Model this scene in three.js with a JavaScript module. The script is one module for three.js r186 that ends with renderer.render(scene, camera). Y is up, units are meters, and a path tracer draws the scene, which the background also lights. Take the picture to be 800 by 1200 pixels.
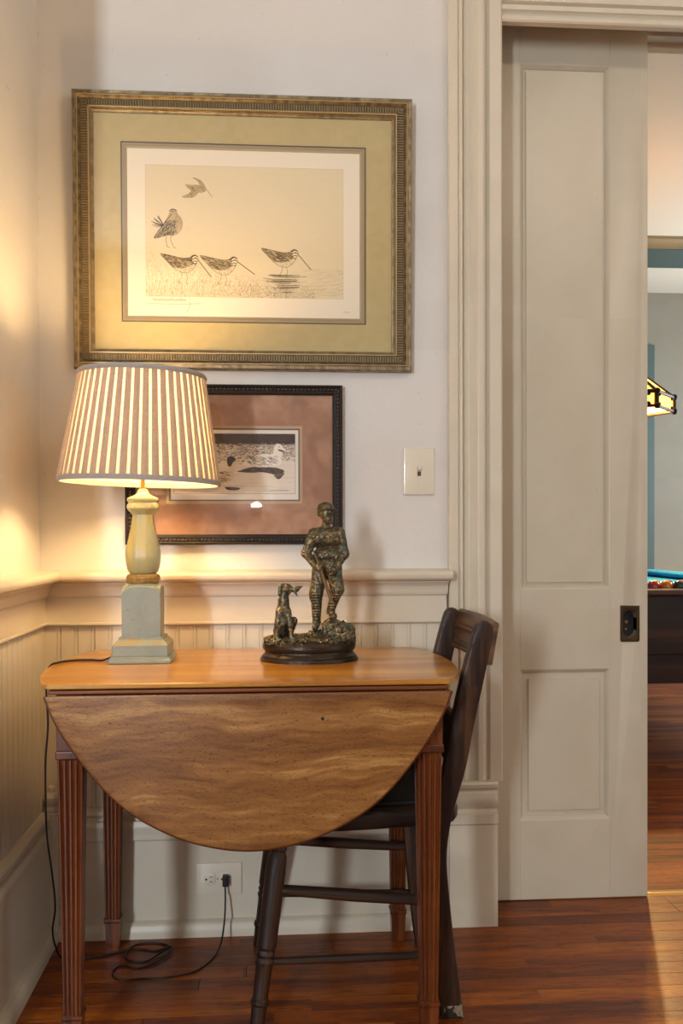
import * as THREE from 'three';
import { RoundedBoxGeometry } from 'three/addons/geometries/RoundedBoxGeometry.js';
import { mergeGeometries, mergeVertices, toCreasedNormals } from 'three/addons/utils/BufferGeometryUtils.js';
import { RectAreaLightUniformsLib } from 'three/addons/lights/RectAreaLightUniformsLib.js';

// ------------------------------------------------------------------ camera, sky, daylight, exposure
RectAreaLightUniformsLib.init();
const scene = new THREE.Scene();
const renderer = new THREE.WebGLRenderer({ antialias: true });
renderer.toneMapping = THREE.LinearToneMapping;
renderer.toneMappingExposure = 1.0;
renderer.shadowMap.enabled = true;

const camera = new THREE.PerspectiveCamera(56.3572, 800 / 1200, 0.05, 60);
camera.position.set(0.5589, 0.965, 2.36);
camera.rotation.order = 'YXZ';
camera.rotation.set(-0.0087, -Math.atan(0.073), -0.0025);
camera.setViewOffset(800, 1200, 0, -38, 800, 1200);
scene.add(camera);

scene.background = new THREE.Color(0.62, 0.76, 1.0);
scene.backgroundIntensity = 1.2;

function daylight(name, x, y, z, w, h, tx, ty, tz, color, intensity) {
  const l = new THREE.RectAreaLight(color, intensity, w, h);
  l.name = name; l.position.set(x, y, z); l.lookAt(tx, ty, tz); scene.add(l); return l;
}
// daylight through the tall window behind the camera on the left, and through the wide windows at its right
daylight('window_daylight', -1.2, 1.5, 5.13, 0.32, 1.2, -1.2, 1.5, 0, new THREE.Color(0.82, 0.91, 1.0), 98);
daylight('window_daylight_002', 4.13, 1.5, 3.0, 1.9, 1.7, 0, 1.5, 3.0, new THREE.Color(1.0, 0.95, 0.86), 1.7);
// daylight through the billiard room window
daylight('window_daylight_003', 4.93, 1.5, -3.4, 1.9, 1.7, 0, 1.5, -3.4, new THREE.Color(0.9, 0.97, 1.0), 8.5);

// ------------------------------------------------------------------ helpers
function rng(seed) { let s = seed >>> 0; return () => { s = (s + 0x6D2B79F5) >>> 0; let t = s; t = Math.imul(t ^ (t >>> 15), t | 1); t ^= t + Math.imul(t ^ (t >>> 7), t | 61); return ((t ^ (t >>> 14)) >>> 0) / 4294967296; }; }
const rnd = rng(77);
const V3 = (x, y, z) => new THREE.Vector3(x, y, z);
const V2 = (x, y) => new THREE.Vector2(x, y);
const lerp = (a, b, t) => a + (b - a) * t;
const clamp = (x, a = 0, b = 1) => Math.min(b, Math.max(a, x));
const sstep = (a, b, x) => { const t = clamp((x - a) / (b - a)); return t * t * (3 - 2 * t); };
const H2 = (() => { const r = rng(5), a = new Float32Array(65536); for (let i = 0; i < 65536; i++) a[i] = r(); return (x, y) => a[((x * 374761393 + y * 668265263) >>> 0) % 65521]; })();
function vnoise(x, y) {
  const i = Math.floor(x), j = Math.floor(y), u = x - i, v = y - j, a = u * u * (3 - 2 * u), b = v * v * (3 - 2 * v);
  const p = H2(i & 1023, j & 1023), q = H2((i + 1) & 1023, j & 1023), r = H2(i & 1023, (j + 1) & 1023), s = H2((i + 1) & 1023, (j + 1) & 1023);
  return p + (q - p) * a + (r - p + (p - q - r + s) * a) * b;
}
function fbm(x, y, n = 4) { let f = 0, w = 0.5, t = 0; for (let k = 0; k < n; k++) { f += w * vnoise(x + k * 17.3, y + k * 9.1); t += w; w *= 0.5; x *= 2.03; y *= 2.03; } return f / t; }
function noise3(x, y, z) { return (vnoise(x + z * 7.13, y + 31.7) + vnoise(y + x * 3.77 + 11, z + 5.3) + vnoise(z + y * 5.31 + 57, x + 3.1)) / 3; }

function dataTex(w, h, fn, srgb = true) {
  const d = new Uint8Array(w * h * 4), c = [0, 0, 0];
  for (let y = 0; y < h; y++) for (let x = 0; x < w; x++) {
    fn(x / w, y / h, c);
    const i = (y * w + x) * 4; d[i] = clamp(c[0], 0, 255); d[i + 1] = clamp(c[1], 0, 255); d[i + 2] = clamp(c[2], 0, 255); d[i + 3] = 255;
  }
  const t = new THREE.DataTexture(d, w, h, THREE.RGBAFormat);
  t.wrapS = t.wrapT = THREE.RepeatWrapping; t.magFilter = THREE.LinearFilter; t.minFilter = THREE.LinearMipmapLinearFilter; t.generateMipmaps = true;
  if (srgb) t.colorSpace = THREE.SRGBColorSpace; t.needsUpdate = true; return t;
}
const grey = (c, v) => { c[0] = c[1] = c[2] = v; };
function mixc(c, a, b, t) { for (let k = 0; k < 3; k++) c[k] = a[k] + (b[k] - a[k]) * t; }
function tile(t, rx, ry, ox = 0, oy = 0) { const c = t.clone(); c.repeat.set(rx, ry); c.offset.set(ox, oy); c.needsUpdate = true; return c; }
const std = (o) => new THREE.MeshStandardMaterial(o);
const phy = (o) => new THREE.MeshPhysicalMaterial(o);

const taken = new Map();
function numbered(name) { const n = taken.get(name) || 0; taken.set(name, n + 1); return n ? name + '_' + String(n).padStart(3, '0') : name; }
function info(o, label, category, group) { if (label) o.userData.label = label; if (category) o.userData.category = category; if (group) o.userData.group = group; return o; }
function thing(name, label, category, pos = [0, 0, 0], group) { const g = new THREE.Group(); g.name = numbered(name); g.position.set(...pos); scene.add(g); return info(g, label, category, group); }
function part(name, geo, mat, parent, label) { const m = new THREE.Mesh(geo, mat); m.name = name; parent.add(m); if (label) m.userData.label = label; return m; }
function struct(name, geo, mat) { const m = geo ? new THREE.Mesh(geo, mat) : new THREE.Group(); m.name = name; m.userData.kind = 'structure'; scene.add(m); return m; }

function fix(geo) {            // non-indexed, outward winding, creased normals
  let g = geo.index ? geo.toNonIndexed() : geo; const p = g.attributes.position; let vol = 0;
  const a = V3(), b = V3(), c = V3();
  for (let i = 0; i < p.count; i += 3) { a.fromBufferAttribute(p, i); b.fromBufferAttribute(p, i + 1); c.fromBufferAttribute(p, i + 2); vol += a.dot(b.clone().cross(c)); }
  if (vol < 0) for (const k of Object.keys(g.attributes)) { const at = g.attributes[k], n = at.itemSize, r = at.array; for (let i = 0; i < p.count; i += 3) for (let j = 0; j < n; j++) { const t = r[(i + 1) * n + j]; r[(i + 1) * n + j] = r[(i + 2) * n + j]; r[(i + 2) * n + j] = t; } }
  return g;
}
function crease(g, deg = 35) { g = g.clone(); g.deleteAttribute('normal'); return toCreasedNormals(g.index ? g.toNonIndexed() : g, THREE.MathUtils.degToRad(deg)); }
// uv in metres from the dominant axis of each face; grain: which world axis the texture's u follows
function uvm(geo, grain = 'x', ou = 0, ov = 0) {
  const g = geo.index ? geo.toNonIndexed() : geo; const p = g.attributes.position, n = p.count, uv = new Float32Array(n * 2);
  const a = V3(), b = V3(), c = V3(), nn = V3();
  for (let i = 0; i < n; i += 3) {
    a.fromBufferAttribute(p, i); b.fromBufferAttribute(p, i + 1); c.fromBufferAttribute(p, i + 2);
    nn.copy(b).sub(a).cross(c.clone().sub(a)); const ax = Math.abs(nn.x), ay = Math.abs(nn.y), az = Math.abs(nn.z);
    const d = ax > ay && ax > az ? 'x' : ay > az ? 'y' : 'z';
    const rest = ['x', 'y', 'z'].filter((k) => k !== d); let u = rest[0], v = rest[1];
    if (rest[1] === grain) { u = rest[1]; v = rest[0]; }
    [a, b, c].forEach((q, k) => { uv[(i + k) * 2] = q[u] + ou; uv[(i + k) * 2 + 1] = q[v] + ov; });
  }
  g.setAttribute('uv', new THREE.BufferAttribute(uv, 2)); return g;
}
function strip(g) { const o = new THREE.BufferGeometry(); g = g.index ? g.toNonIndexed() : g; for (const k of ['position', 'normal', 'uv']) o.setAttribute(k, g.attributes[k]); return o; }
function merge(list) { return mergeGeometries(list.map(strip)); }
function bx(x0, x1, y0, y1, z0, z1, grain = 'x') { const g = new THREE.BoxGeometry(x1 - x0, y1 - y0, z1 - z0).toNonIndexed(); g.translate((x0 + x1) / 2, (y0 + y1) / 2, (z0 + z1) / 2); return uvm(g, grain); }
function rbx(x0, x1, y0, y1, z0, z1, r = 0.003, grain = 'x', seg = 2) { const g = new RoundedBoxGeometry(x1 - x0, y1 - y0, z1 - z0, seg, r); g.translate((x0 + x1) / 2, (y0 + y1) / 2, (z0 + z1) / 2); return uvm(g, grain); }
// closed polygon profile swept straight: map(a, b, t) -> [x, y, z]
function prism(poly, t0, t1, map, grain = 'x', creaseDeg = 32, shift0, shift1) {
  const pts = poly.map((q) => V2(q[0], q[1])), n = pts.length, tri = THREE.ShapeUtils.triangulateShape(pts, []), pos = [];
  const e0 = (q) => t0 + (shift0 ? shift0(q) : 0), e1 = (q) => t1 + (shift1 ? shift1(q) : 0);
  const put = (q, t) => pos.push(...map(q.x, q.y, t));
  for (let i = 0; i < n; i++) { const p = pts[i], q = pts[(i + 1) % n]; put(p, e0(p)); put(q, e0(q)); put(q, e1(q)); put(p, e0(p)); put(q, e1(q)); put(p, e1(p)); }
  for (const [a, b, c] of tri) { put(pts[a], e0(pts[a])); put(pts[c], e0(pts[c])); put(pts[b], e0(pts[b])); put(pts[a], e1(pts[a])); put(pts[b], e1(pts[b])); put(pts[c], e1(pts[c])); }
  const g = new THREE.BufferGeometry(); g.setAttribute('position', new THREE.Float32BufferAttribute(pos, 3));
  return crease(uvm(fix(g), grain), creaseDeg);
}
const onBack = (o, y, t) => [t, y, o];        // outward +z, running along x
const onLeft = (o, y, t) => [o, y, t];        // outward +x, running along z
const upright = (x, z, t) => [x, t, z];       // profile in plan, running up
function arc(cx, cy, r, a0, a1, n, ry) { const o = []; for (let i = 0; i <= n; i++) { const a = THREE.MathUtils.degToRad(lerp(a0, a1, i / n)); o.push([cx + r * Math.cos(a), cy + (ry || r) * Math.sin(a)]); } return o; }
function lathe(pts, seg = 40, cr = 40) { const g = new THREE.LatheGeometry(pts.map((p) => V2(p[0], p[1])), seg); return crease(fix(strip(g)), cr); }
function smooth(pts, n, closed = false) { return new THREE.CatmullRomCurve3(pts.map((p) => V3(p[0], p[1], p[2] || 0)), closed, 'centripetal').getPoints(n); }
function tube(pts, r, n = 80, seg = 8) { return strip(new THREE.TubeGeometry(new THREE.CatmullRomCurve3(pts.map((p) => V3(...p)), false, 'centripetal'), n, r, seg, false)); }
// a turned rod between two points: profile = [[t, radius], ...]
function rod(a, b, profile, seg = 16) {
  const A = V3(...a), B = V3(...b), L = A.distanceTo(B);
  const pts = [[0, 0], ...profile.map(([t, r]) => [r, t * L]), [0, L]]; const g = lathe(pts, seg, 30);
  const uv = g.attributes.uv; for (let i = 0; i < uv.count; i++) uv.setXY(i, uv.getY(i) * L, uv.getX(i) * 0.1);
  g.applyQuaternion(new THREE.Quaternion().setFromUnitVectors(V3(0, 1, 0), B.clone().sub(A).normalize())); g.translate(A.x, A.y, A.z); return g;
}
function slab(pts, y0, y1, bevel = 0.002, segs = 2) {     // outline in (x, z), extruded upwards with softened edges
  const s = new THREE.Shape(pts.map((p) => V2(p[0], -p[1]))); const g = new THREE.ExtrudeGeometry(s, { depth: y1 - y0 - 2 * bevel, bevelEnabled: true, bevelThickness: bevel, bevelSize: bevel, bevelOffset: -bevel, bevelSegments: segs, curveSegments: 8 });
  g.rotateX(-Math.PI / 2); g.translate(0, y0 + bevel, 0); return crease(uvm(g, 'x'), 30);
}
function board(pts, z0, z1, bevel = 0.002, grain = 'x', holes) {   // outline in (x, y), extruded along z
  const s = new THREE.Shape(pts.map((p) => V2(p[0], p[1]))); if (holes) for (const h of holes) s.holes.push(new THREE.Path(h.map((p) => V2(p[0], p[1]))));
  const g = new THREE.ExtrudeGeometry(s, { depth: z1 - z0 - 2 * bevel, bevelEnabled: bevel > 0, bevelThickness: bevel, bevelSize: bevel, bevelOffset: -bevel, bevelSegments: 2, curveSegments: 8 });
  g.translate(0, 0, z0 + bevel); return crease(uvm(g, grain), 30);
}

// ------------------------------------------------------------------ materials
function woodTex(w, h, ramp, o) {
  return dataTex(w, h, (u, v, c) => {
    const U = u * o.su, V = v * o.sv;
    const warp = (fbm(U * 1.3, V * 0.9 + 3, 3) - 0.5) * o.warp + (vnoise(U * 4, V * 2) - 0.5) * o.warp * 0.25;
    const band = fbm(U * 0.45 + 7, (V + warp) * o.band, 4);
    const fine = fbm(U * 5, (V + warp * 0.6) * o.fine, 3);
    const pore = vnoise(U * o.pu, (V + warp * 0.5) * o.pv);
    let t = clamp((band - 0.5) * o.con + 0.5 + (fine - 0.5) * o.fcon);
    const k = t * (ramp.length - 1), i = Math.min(ramp.length - 2, Math.floor(k)); mixc(c, ramp[i], ramp[i + 1], k - i);
    const d = pore > o.pth ? 1 - (pore - o.pth) * o.pdk : 1; const j = (H2((u * w) | 0, (v * h) | 0) - 0.5) * 5;
    c[0] = c[0] * d + j; c[1] = c[1] * d + j; c[2] = c[2] * d + j;
  });
}
const leafTex = woodTex(2048, 1024, [[112, 68, 30], [128, 82, 37], [142, 94, 45], [156, 107, 54], [182, 134, 74]], { su: 3, sv: 3, warp: 0.42, band: 4.6, fine: 34, con: 1.25, fcon: 0.9, pu: 70, pv: 250, pth: 0.72, pdk: 1.5 });
const topTex = woodTex(1024, 512, [[158, 98, 22], [184, 121, 32], [198, 137, 40], [208, 149, 48]], { su: 3, sv: 1.5, warp: 0.05, band: 9, fine: 60, con: 1.5, fcon: 0.5, pu: 18, pv: 200, pth: 0.75, pdk: 0.7 });
const legTex = woodTex(512, 512, [[64, 28, 9], [96, 46, 16], [130, 68, 27]], { su: 2, sv: 2, warp: 0.05, band: 14, fine: 70, con: 1.5, fcon: 0.6, pu: 10, pv: 200, pth: 0.72, pdk: 1.2 });
const chairTex = woodTex(512, 512, [[28, 16, 10], [46, 28, 17], [80, 52, 31]], { su: 2, sv: 2, warp: 0.06, band: 12, fine: 60, con: 1.4, fcon: 0.7, pu: 12, pv: 160, pth: 0.72, pdk: 1.2 });
const crestTex = woodTex(512, 512, [[52, 31, 16], [84, 54, 30], [122, 84, 50]], { su: 2, sv: 2, warp: 0.06, band: 12, fine: 60, con: 1.5, fcon: 0.7, pu: 12, pv: 160, pth: 0.72, pdk: 1.2 });
const floorTex = woodTex(1024, 512, [[104, 47, 6], [134, 67, 10], [156, 85, 15], [174, 102, 22]], { su: 4, sv: 2, warp: 0.05, band: 16, fine: 80, con: 1.6, fcon: 0.6, pu: 10, pv: 240, pth: 0.7, pdk: 1.0 });
const brush = dataTex(512, 512, (u, v, c) => grey(c, 128 + (fbm(u * 40, v * 6, 3) - 0.5) * 120 + (vnoise(u * 220, v * 30) - 0.5) * 40), false);
const stipple = dataTex(512, 512, (u, v, c) => grey(c, 128 + (fbm(u * 60, v * 60, 3) - 0.5) * 150), false);
const scuff = dataTex(512, 512, (u, v, c) => grey(c, 150 + (fbm(u * 14, v * 14, 4) - 0.5) * 170), false);

const paintTint = dataTex(512, 512, (u, v, c) => { const t = fbm(u * 9, v * 9, 4); const k = vnoise(u * 130, v * 130) > 0.985 ? 0.86 : 1; mixc(c, [243, 241, 236], [255, 255, 255], t); for (let i = 0; i < 3; i++) c[i] *= k; });
const M = {};
M.plaster = std({ color: new THREE.Color('#dfdbd5'), roughness: 0.75, bumpMap: tile(stipple, 1.6, 1.6), bumpScale: 0.0006, map: tile(paintTint, 0.7, 0.7) });
M.trim = phy({ color: new THREE.Color('#dad0bc'), roughness: 0.38, clearcoat: 0.15, clearcoatRoughness: 0.3, bumpMap: tile(brush, 1.5, 1.5), bumpScale: 0.0004, map: tile(paintTint, 1.3, 1.3) });
M.door = phy({ color: new THREE.Color('#cfc4ae'), roughness: 0.36, clearcoat: 0.1, clearcoatRoughness: 0.35, bumpMap: tile(brush, 2, 0.8), bumpScale: 0.00012, map: tile(paintTint, 1.3, 1.3) });
M.ceiling = std({ color: new THREE.Color('#e6e2da'), roughness: 0.85 });
M.poolWall = std({ color: new THREE.Color('#979488'), roughness: 0.8, map: tile(paintTint, 0.7, 0.7) });
M.poolCeil = std({ color: new THREE.Color('#efe9d8'), roughness: 0.85 });
M.teal = std({ color: new THREE.Color('#4b6160'), roughness: 0.5 });
M.tan = std({ color: new THREE.Color('#988a69'), roughness: 0.6 });
M.glass = phy({ color: 0xffffff, roughness: 0.02, transmission: 1, thickness: 0, ior: 1.5 });
M.leaf = phy({ map: tile(leafTex, 1.2, 1.6, 0.5, 0.6), roughness: 0.42, roughnessMap: null, clearcoat: 0.25, clearcoatRoughness: 0.35, bumpMap: tile(stipple, 3, 5), bumpScale: 0.0004 });
M.top = phy({ map: tile(topTex, 1.1, 1.6, 0.5, 0.5), roughness: 0.3, clearcoat: 0.5, clearcoatRoughness: 0.12 });
M.edge = phy({ map: tile(legTex, 1, 2), roughness: 0.4, clearcoat: 0.2 });
M.leg = phy({ map: tile(legTex, 1.4, 1.4), roughness: 0.34, clearcoat: 0.35, clearcoatRoughness: 0.25 });
M.chair = phy({ map: tile(chairTex, 1.5, 1.5), roughness: 0.5, specularIntensity: 0.6, clearcoat: 0.06, clearcoatRoughness: 0.3, bumpMap: tile(scuff, 3, 3), bumpScale: 0.0006 });
M.crest = phy({ map: tile(crestTex, 1.5, 1.5), roughness: 0.46, clearcoat: 0.1, clearcoatRoughness: 0.3, bumpMap: tile(scuff, 3, 3), bumpScale: 0.0005 });
M.black = std({ color: 0x0d0b0a, roughness: 0.5 });
M.brassDark = std({ color: new THREE.Color('#4a3c26'), metalness: 0.75, roughness: 0.5, bumpMap: tile(scuff, 12, 12), bumpScale: 0.0008 });
M.floorMats = [0, 1, 2, 3, 4, 5].map((k) => phy({ map: tile(floorTex, 0.8, 0.8, k * 0.17, k * 0.23), color: new THREE.Color([0xf6e6cc, 0xe6d2b4, 0xd2b898, 0xf0dcbc, 0xdcc4a0, 0xfff0d4][k]), roughness: 0.5, specularIntensity: 0.4, clearcoat: 0.3, clearcoatRoughness: 0.24, bumpMap: tile(stipple, 4, 4, k * 0.3, 0), bumpScale: 0.0012 }));

M.floorMatte = M.floorMats.map((m) => { const q = m.clone(); q.clearcoat = 0.12; q.clearcoatRoughness = 0.3; q.roughness = 0.6; return q; });

// ------------------------------------------------------------------ floors: strip boards laid along x
const subfloor = new THREE.MeshStandardMaterial({ color: 0x2a1408, roughness: 0.9 });
{
  const f = struct('floor', merge([bx(-3.1, 4.3, -0.08, -0.016, -0.27, 5.3), bx(-3.1, 4.3, -0.02, 0, 1.2, 5.3), bx(-3.1, 0, -0.02, 0, 0.425, 1.2)]), M.floorMats[1]);
  const f2 = struct('floor_001', merge([bx(0.2, 5.1, -0.08, -0.016, -5.2, -0.27), bx(0.2, 1.2, -0.02, 0, -5.2, -0.27), bx(3.9, 5.1, -0.02, 0, -5.2, -0.27)]), M.floorMats[1]);
  const w = 0.055, gap = 0.0009, shapes = {};
  const plankGeo = (L, v) => { const k = L.toFixed(2) + v; return shapes[k] || (shapes[k] = uvm(new RoundedBoxGeometry(L - gap, 0.016, w - gap, 1, 0.0007), 'x', v * 0.37, v * 0.211)); };
  function lay(parent, x0, x1, z0, z1, seed, mats = M.floorMats) {
    const r = rng(seed);
    for (let z = z0; z < z1 - 1e-6; z += w) {
      let x = x0; let L = 0.3 + Math.round(r() * 7) * 0.1;
      while (x < x1 - 0.02) {
        if (x + L > x1 - 0.15) L = x1 - x;
        const m = part('plank', plankGeo(L, (r() * 3) | 0), mats[(r() * 6) | 0], parent);
        m.position.set(x + L / 2, -0.008, z + w / 2); x += L; L = 0.7 + Math.round(r() * 8) * 0.1;
      }
    }
  }
  lay(f, 0, 3.2, -0.122, 1.2, 3);
  lay(f2, 1.2, 3.9, -0.16 - 0.055 * 86, -0.16, 4, M.floorMatte);
  const tr = struct('trim_threshold', prism([[-0.16, 0], [-0.155, 0.003], [-0.128, 0.003], [-0.122, 0], [-0.122, -0.016], [-0.16, -0.016]], 1.13, 3.2, onBack), phy({ map: tile(topTex, 1, 2), roughness: 0.35, clearcoat: 0.3 }));
}

// ------------------------------------------------------------------ walls, ceilings
const Hc = 2.905;
struct('wall_back', merge([bx(-0.15, 1.112, 0, Hc, -0.1, 0), bx(-0.15, 1.112, 0, Hc, -0.27, -0.17), bx(1.112, 3.2, 2.33, Hc, -0.1, 0), bx(1.112, 3.2, 2.33, Hc, -0.27, -0.17), bx(-0.15, 4.3, 2.5, Hc, -0.17, -0.1), bx(3.2, 4.3, 0, Hc, -0.27, 0)]), M.plaster);
struct('wall_left', bx(-0.15, 0, 0, Hc, 0, 0.575, 'z'), M.plaster);
struct('wall_alcove', bx(-3.1, -0.15, 0, Hc, 0.425, 0.575), M.plaster);
struct('wall_outer_left', bx(-3.25, -3.1, 0, Hc, 0.35, 5.35, 'z'), M.plaster);
const holeWall = (x0, x1, z0, z1, a0, a1, y0, y1, along) => along === 'x'
  ? merge([bx(x0, a0, 0, Hc, z0, z1), bx(a1, x1, 0, Hc, z0, z1), bx(a0, a1, 0, y0, z0, z1), bx(a0, a1, y1, Hc, z0, z1)])
  : merge([bx(x0, x1, 0, Hc, z0, a0, 'z'), bx(x0, x1, 0, Hc, a1, z1, 'z'), bx(x0, x1, 0, y0, a0, a1, 'z'), bx(x0, x1, y1, Hc, a0, a1, 'z')]);
struct('wall_rear', holeWall(-3.25, 4.45, 5.2, 5.35, -1.38, -1.02, 0.88, 2.12, 'x'), M.plaster);
struct('wall_right', holeWall(4.3, 4.45, -0.27, 5.2, 2.02, 3.98, 0.62, 2.38, 'z'), M.plaster);
struct('ceiling', bx(-3.25, 4.45, Hc, Hc + 0.1, 0, 5.35), M.ceiling);
struct('wall_billiard_left', bx(0.05, 0.2, 0, Hc, -5.25, -0.27, 'z'), M.poolWall);
struct('wall_billiard_right', holeWall(5.1, 5.25, -5.25, -0.27, -4.38, -2.42, 0.62, 2.38, 'z'), M.poolWall);
struct('wall_billiard_far', bx(0.05, 5.25, 0, Hc, -5.25, -5.1), M.poolWall);
struct('wall_billiard_near', bx(4.3, 5.25, 0, Hc, -0.3, -0.27), M.poolWall);
struct('ceiling_001', bx(0.05, 5.25, Hc, Hc + 0.1, -5.25, 0), M.poolCeil);
{ // ceiling beam of the billiard room: tan moulded face, grey-green boxed underside
  const b = struct('trim_beam', bx(0.2, 5.1, 2.84, Hc, -4.12, -3.74), M.teal);
  part('soffit', bx(0.2, 5.1, 2.829, 2.84, -4.14, -3.72), M.teal, b);
  part('moulding', prism([[-3.74, Hc], [-3.68, Hc], [-3.68, 2.885], [-3.7, 2.87], [-3.71, 2.845], [-3.71, 2.833], [-3.74, 2.833]], 0.2, 5.1, onBack), M.tan, b);
}
function windowUnit(name, axis, at, inside, a0, a1, y0, y1) {   // sash, muntins, panes, casing
  const w = struct(name); const s = inside;
  const B = (u0, u1, v0, v1, d0, d1) => axis === 'z' ? bx(u0, u1, v0, v1, Math.min(at + s * d0, at + s * d1), Math.max(at + s * d0, at + s * d1)) : bx(Math.min(at + s * d0, at + s * d1), Math.max(at + s * d0, at + s * d1), v0, v1, u0, u1, 'z');
  const cm = (a0 + a1) / 2, ym = (y0 + y1) / 2;
  part('window_frame', merge([B(a0 - 0.1, a0 + 0.01, y0 - 0.03, y1 + 0.12, 0, 0.025), B(a1 - 0.01, a1 + 0.1, y0 - 0.03, y1 + 0.12, 0, 0.025), B(a0 - 0.1, a1 + 0.1, y1, y1 + 0.12, 0.002, 0.03)]), M.trim, w);
  part('window_sill', B(a0 - 0.13, a1 + 0.13, y0 - 0.05, y0, 0, 0.06), M.trim, w);
  part('sash', merge([B(a0, a0 + 0.02, y0, y1, -0.11, -0.08), B(a1 - 0.02, a1, y0, y1, -0.11, -0.08), B(a0, a1, y0, y0 + 0.03, -0.11, -0.08), B(a0, a1, y1 - 0.03, y1, -0.11, -0.08), B(a0, a1, ym - 0.02, ym + 0.02, -0.11, -0.08), B(cm - 0.01, cm + 0.01, y0, y1, -0.11, -0.08)]), M.trim, w);
  for (const [u0, u1] of [[a0 + 0.02, cm - 0.01], [cm + 0.01, a1 - 0.02]]) for (const [v0, v1] of [[y0 + 0.03, ym - 0.02], [ym + 0.02, y1 - 0.03]]) part('pane', B(u0, u1, v0, v1, -0.097, -0.094), M.glass, w);
}
windowUnit('window_1', 'z', 5.2, -1, -1.38, -1.02, 0.88, 2.12);
windowUnit('window_2', 'x', 4.3, -1, 2.02, 3.98, 0.62, 2.38);
windowUnit('window_3', 'x', 5.1, -1, -4.38, -2.42, 0.62, 2.38);

{ // opal ceiling light of the room, behind and above the camera
  const c = thing('ceiling_light', 'opal glass ceiling light of the room', 'ceiling light', [2.05, 0, 2.2]);
  part('canopy', lathe([[0, Hc], [0.12, Hc], [0.12, Hc - 0.02], [0.1, Hc - 0.03], [0, Hc - 0.03]], 32), std({ color: 0xb08a40, metalness: 0.9, roughness: 0.35 }), c);
  part('opal_bowl', lathe([[0.0, Hc - 0.13], [0.08, Hc - 0.125], [0.14, Hc - 0.1], [0.17, Hc - 0.06], [0.175, Hc - 0.035], [0, Hc - 0.035]], 40), std({ color: 0xffffff, emissive: new THREE.Color(1, 0.84, 0.64), emissiveIntensity: 4, roughness: 0.3 }), c, 'glowing opal bowl');
  const l = new THREE.PointLight(new THREE.Color(1, 0.84, 0.64), 3.2, 0, 2); l.name = 'ceiling_lamp_light'; l.shadow.radius = 7; l.position.set(0, Hc - 0.08, 0); c.add(l);
}
{ // small wall light on the rear wall, mirrored in the glass of the lower print
  const c = thing('wall_sconce', 'small brass wall light on the rear wall of the room', 'wall light', [0.44, 1.15, 5.2]);
  part('backplate', rbx(-0.04, 0.04, -0.09, 0.05, -0.012, 0, 0.004), std({ color: 0xb08a40, metalness: 0.9, roughness: 0.35 }), c);
  part('bowl', lathe([[0.008, -0.06], [0.02, -0.045], [0.04, -0.02], [0.042, -0.018], [0.036, -0.018], [0.015, -0.04]], 28).translate(0, 0, -0.06), std({ color: 0xb08a40, metalness: 0.9, roughness: 0.35 }), c);
  part('arm', rod([0, -0.04, -0.01], [0, -0.055, -0.06], [[0, 0.005], [1, 0.005]], 10), std({ color: 0xb08a40, metalness: 0.9, roughness: 0.35 }), c);
  const b = strip(new THREE.SphereGeometry(1, 24, 14)); b.scale(0.04, 0.018, 0.03); b.translate(0, -0.002, -0.06); part('bulb', b, std({ color: 0xffffff, emissive: new THREE.Color(1, 0.94, 0.86), emissiveIntensity: 26 }), c);
  const l = new THREE.PointLight(new THREE.Color(1, 0.94, 0.86), 0.12, 0, 2); l.name = 'sconce_light'; l.position.set(0, -0.002, -0.06); c.add(l);
}
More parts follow.
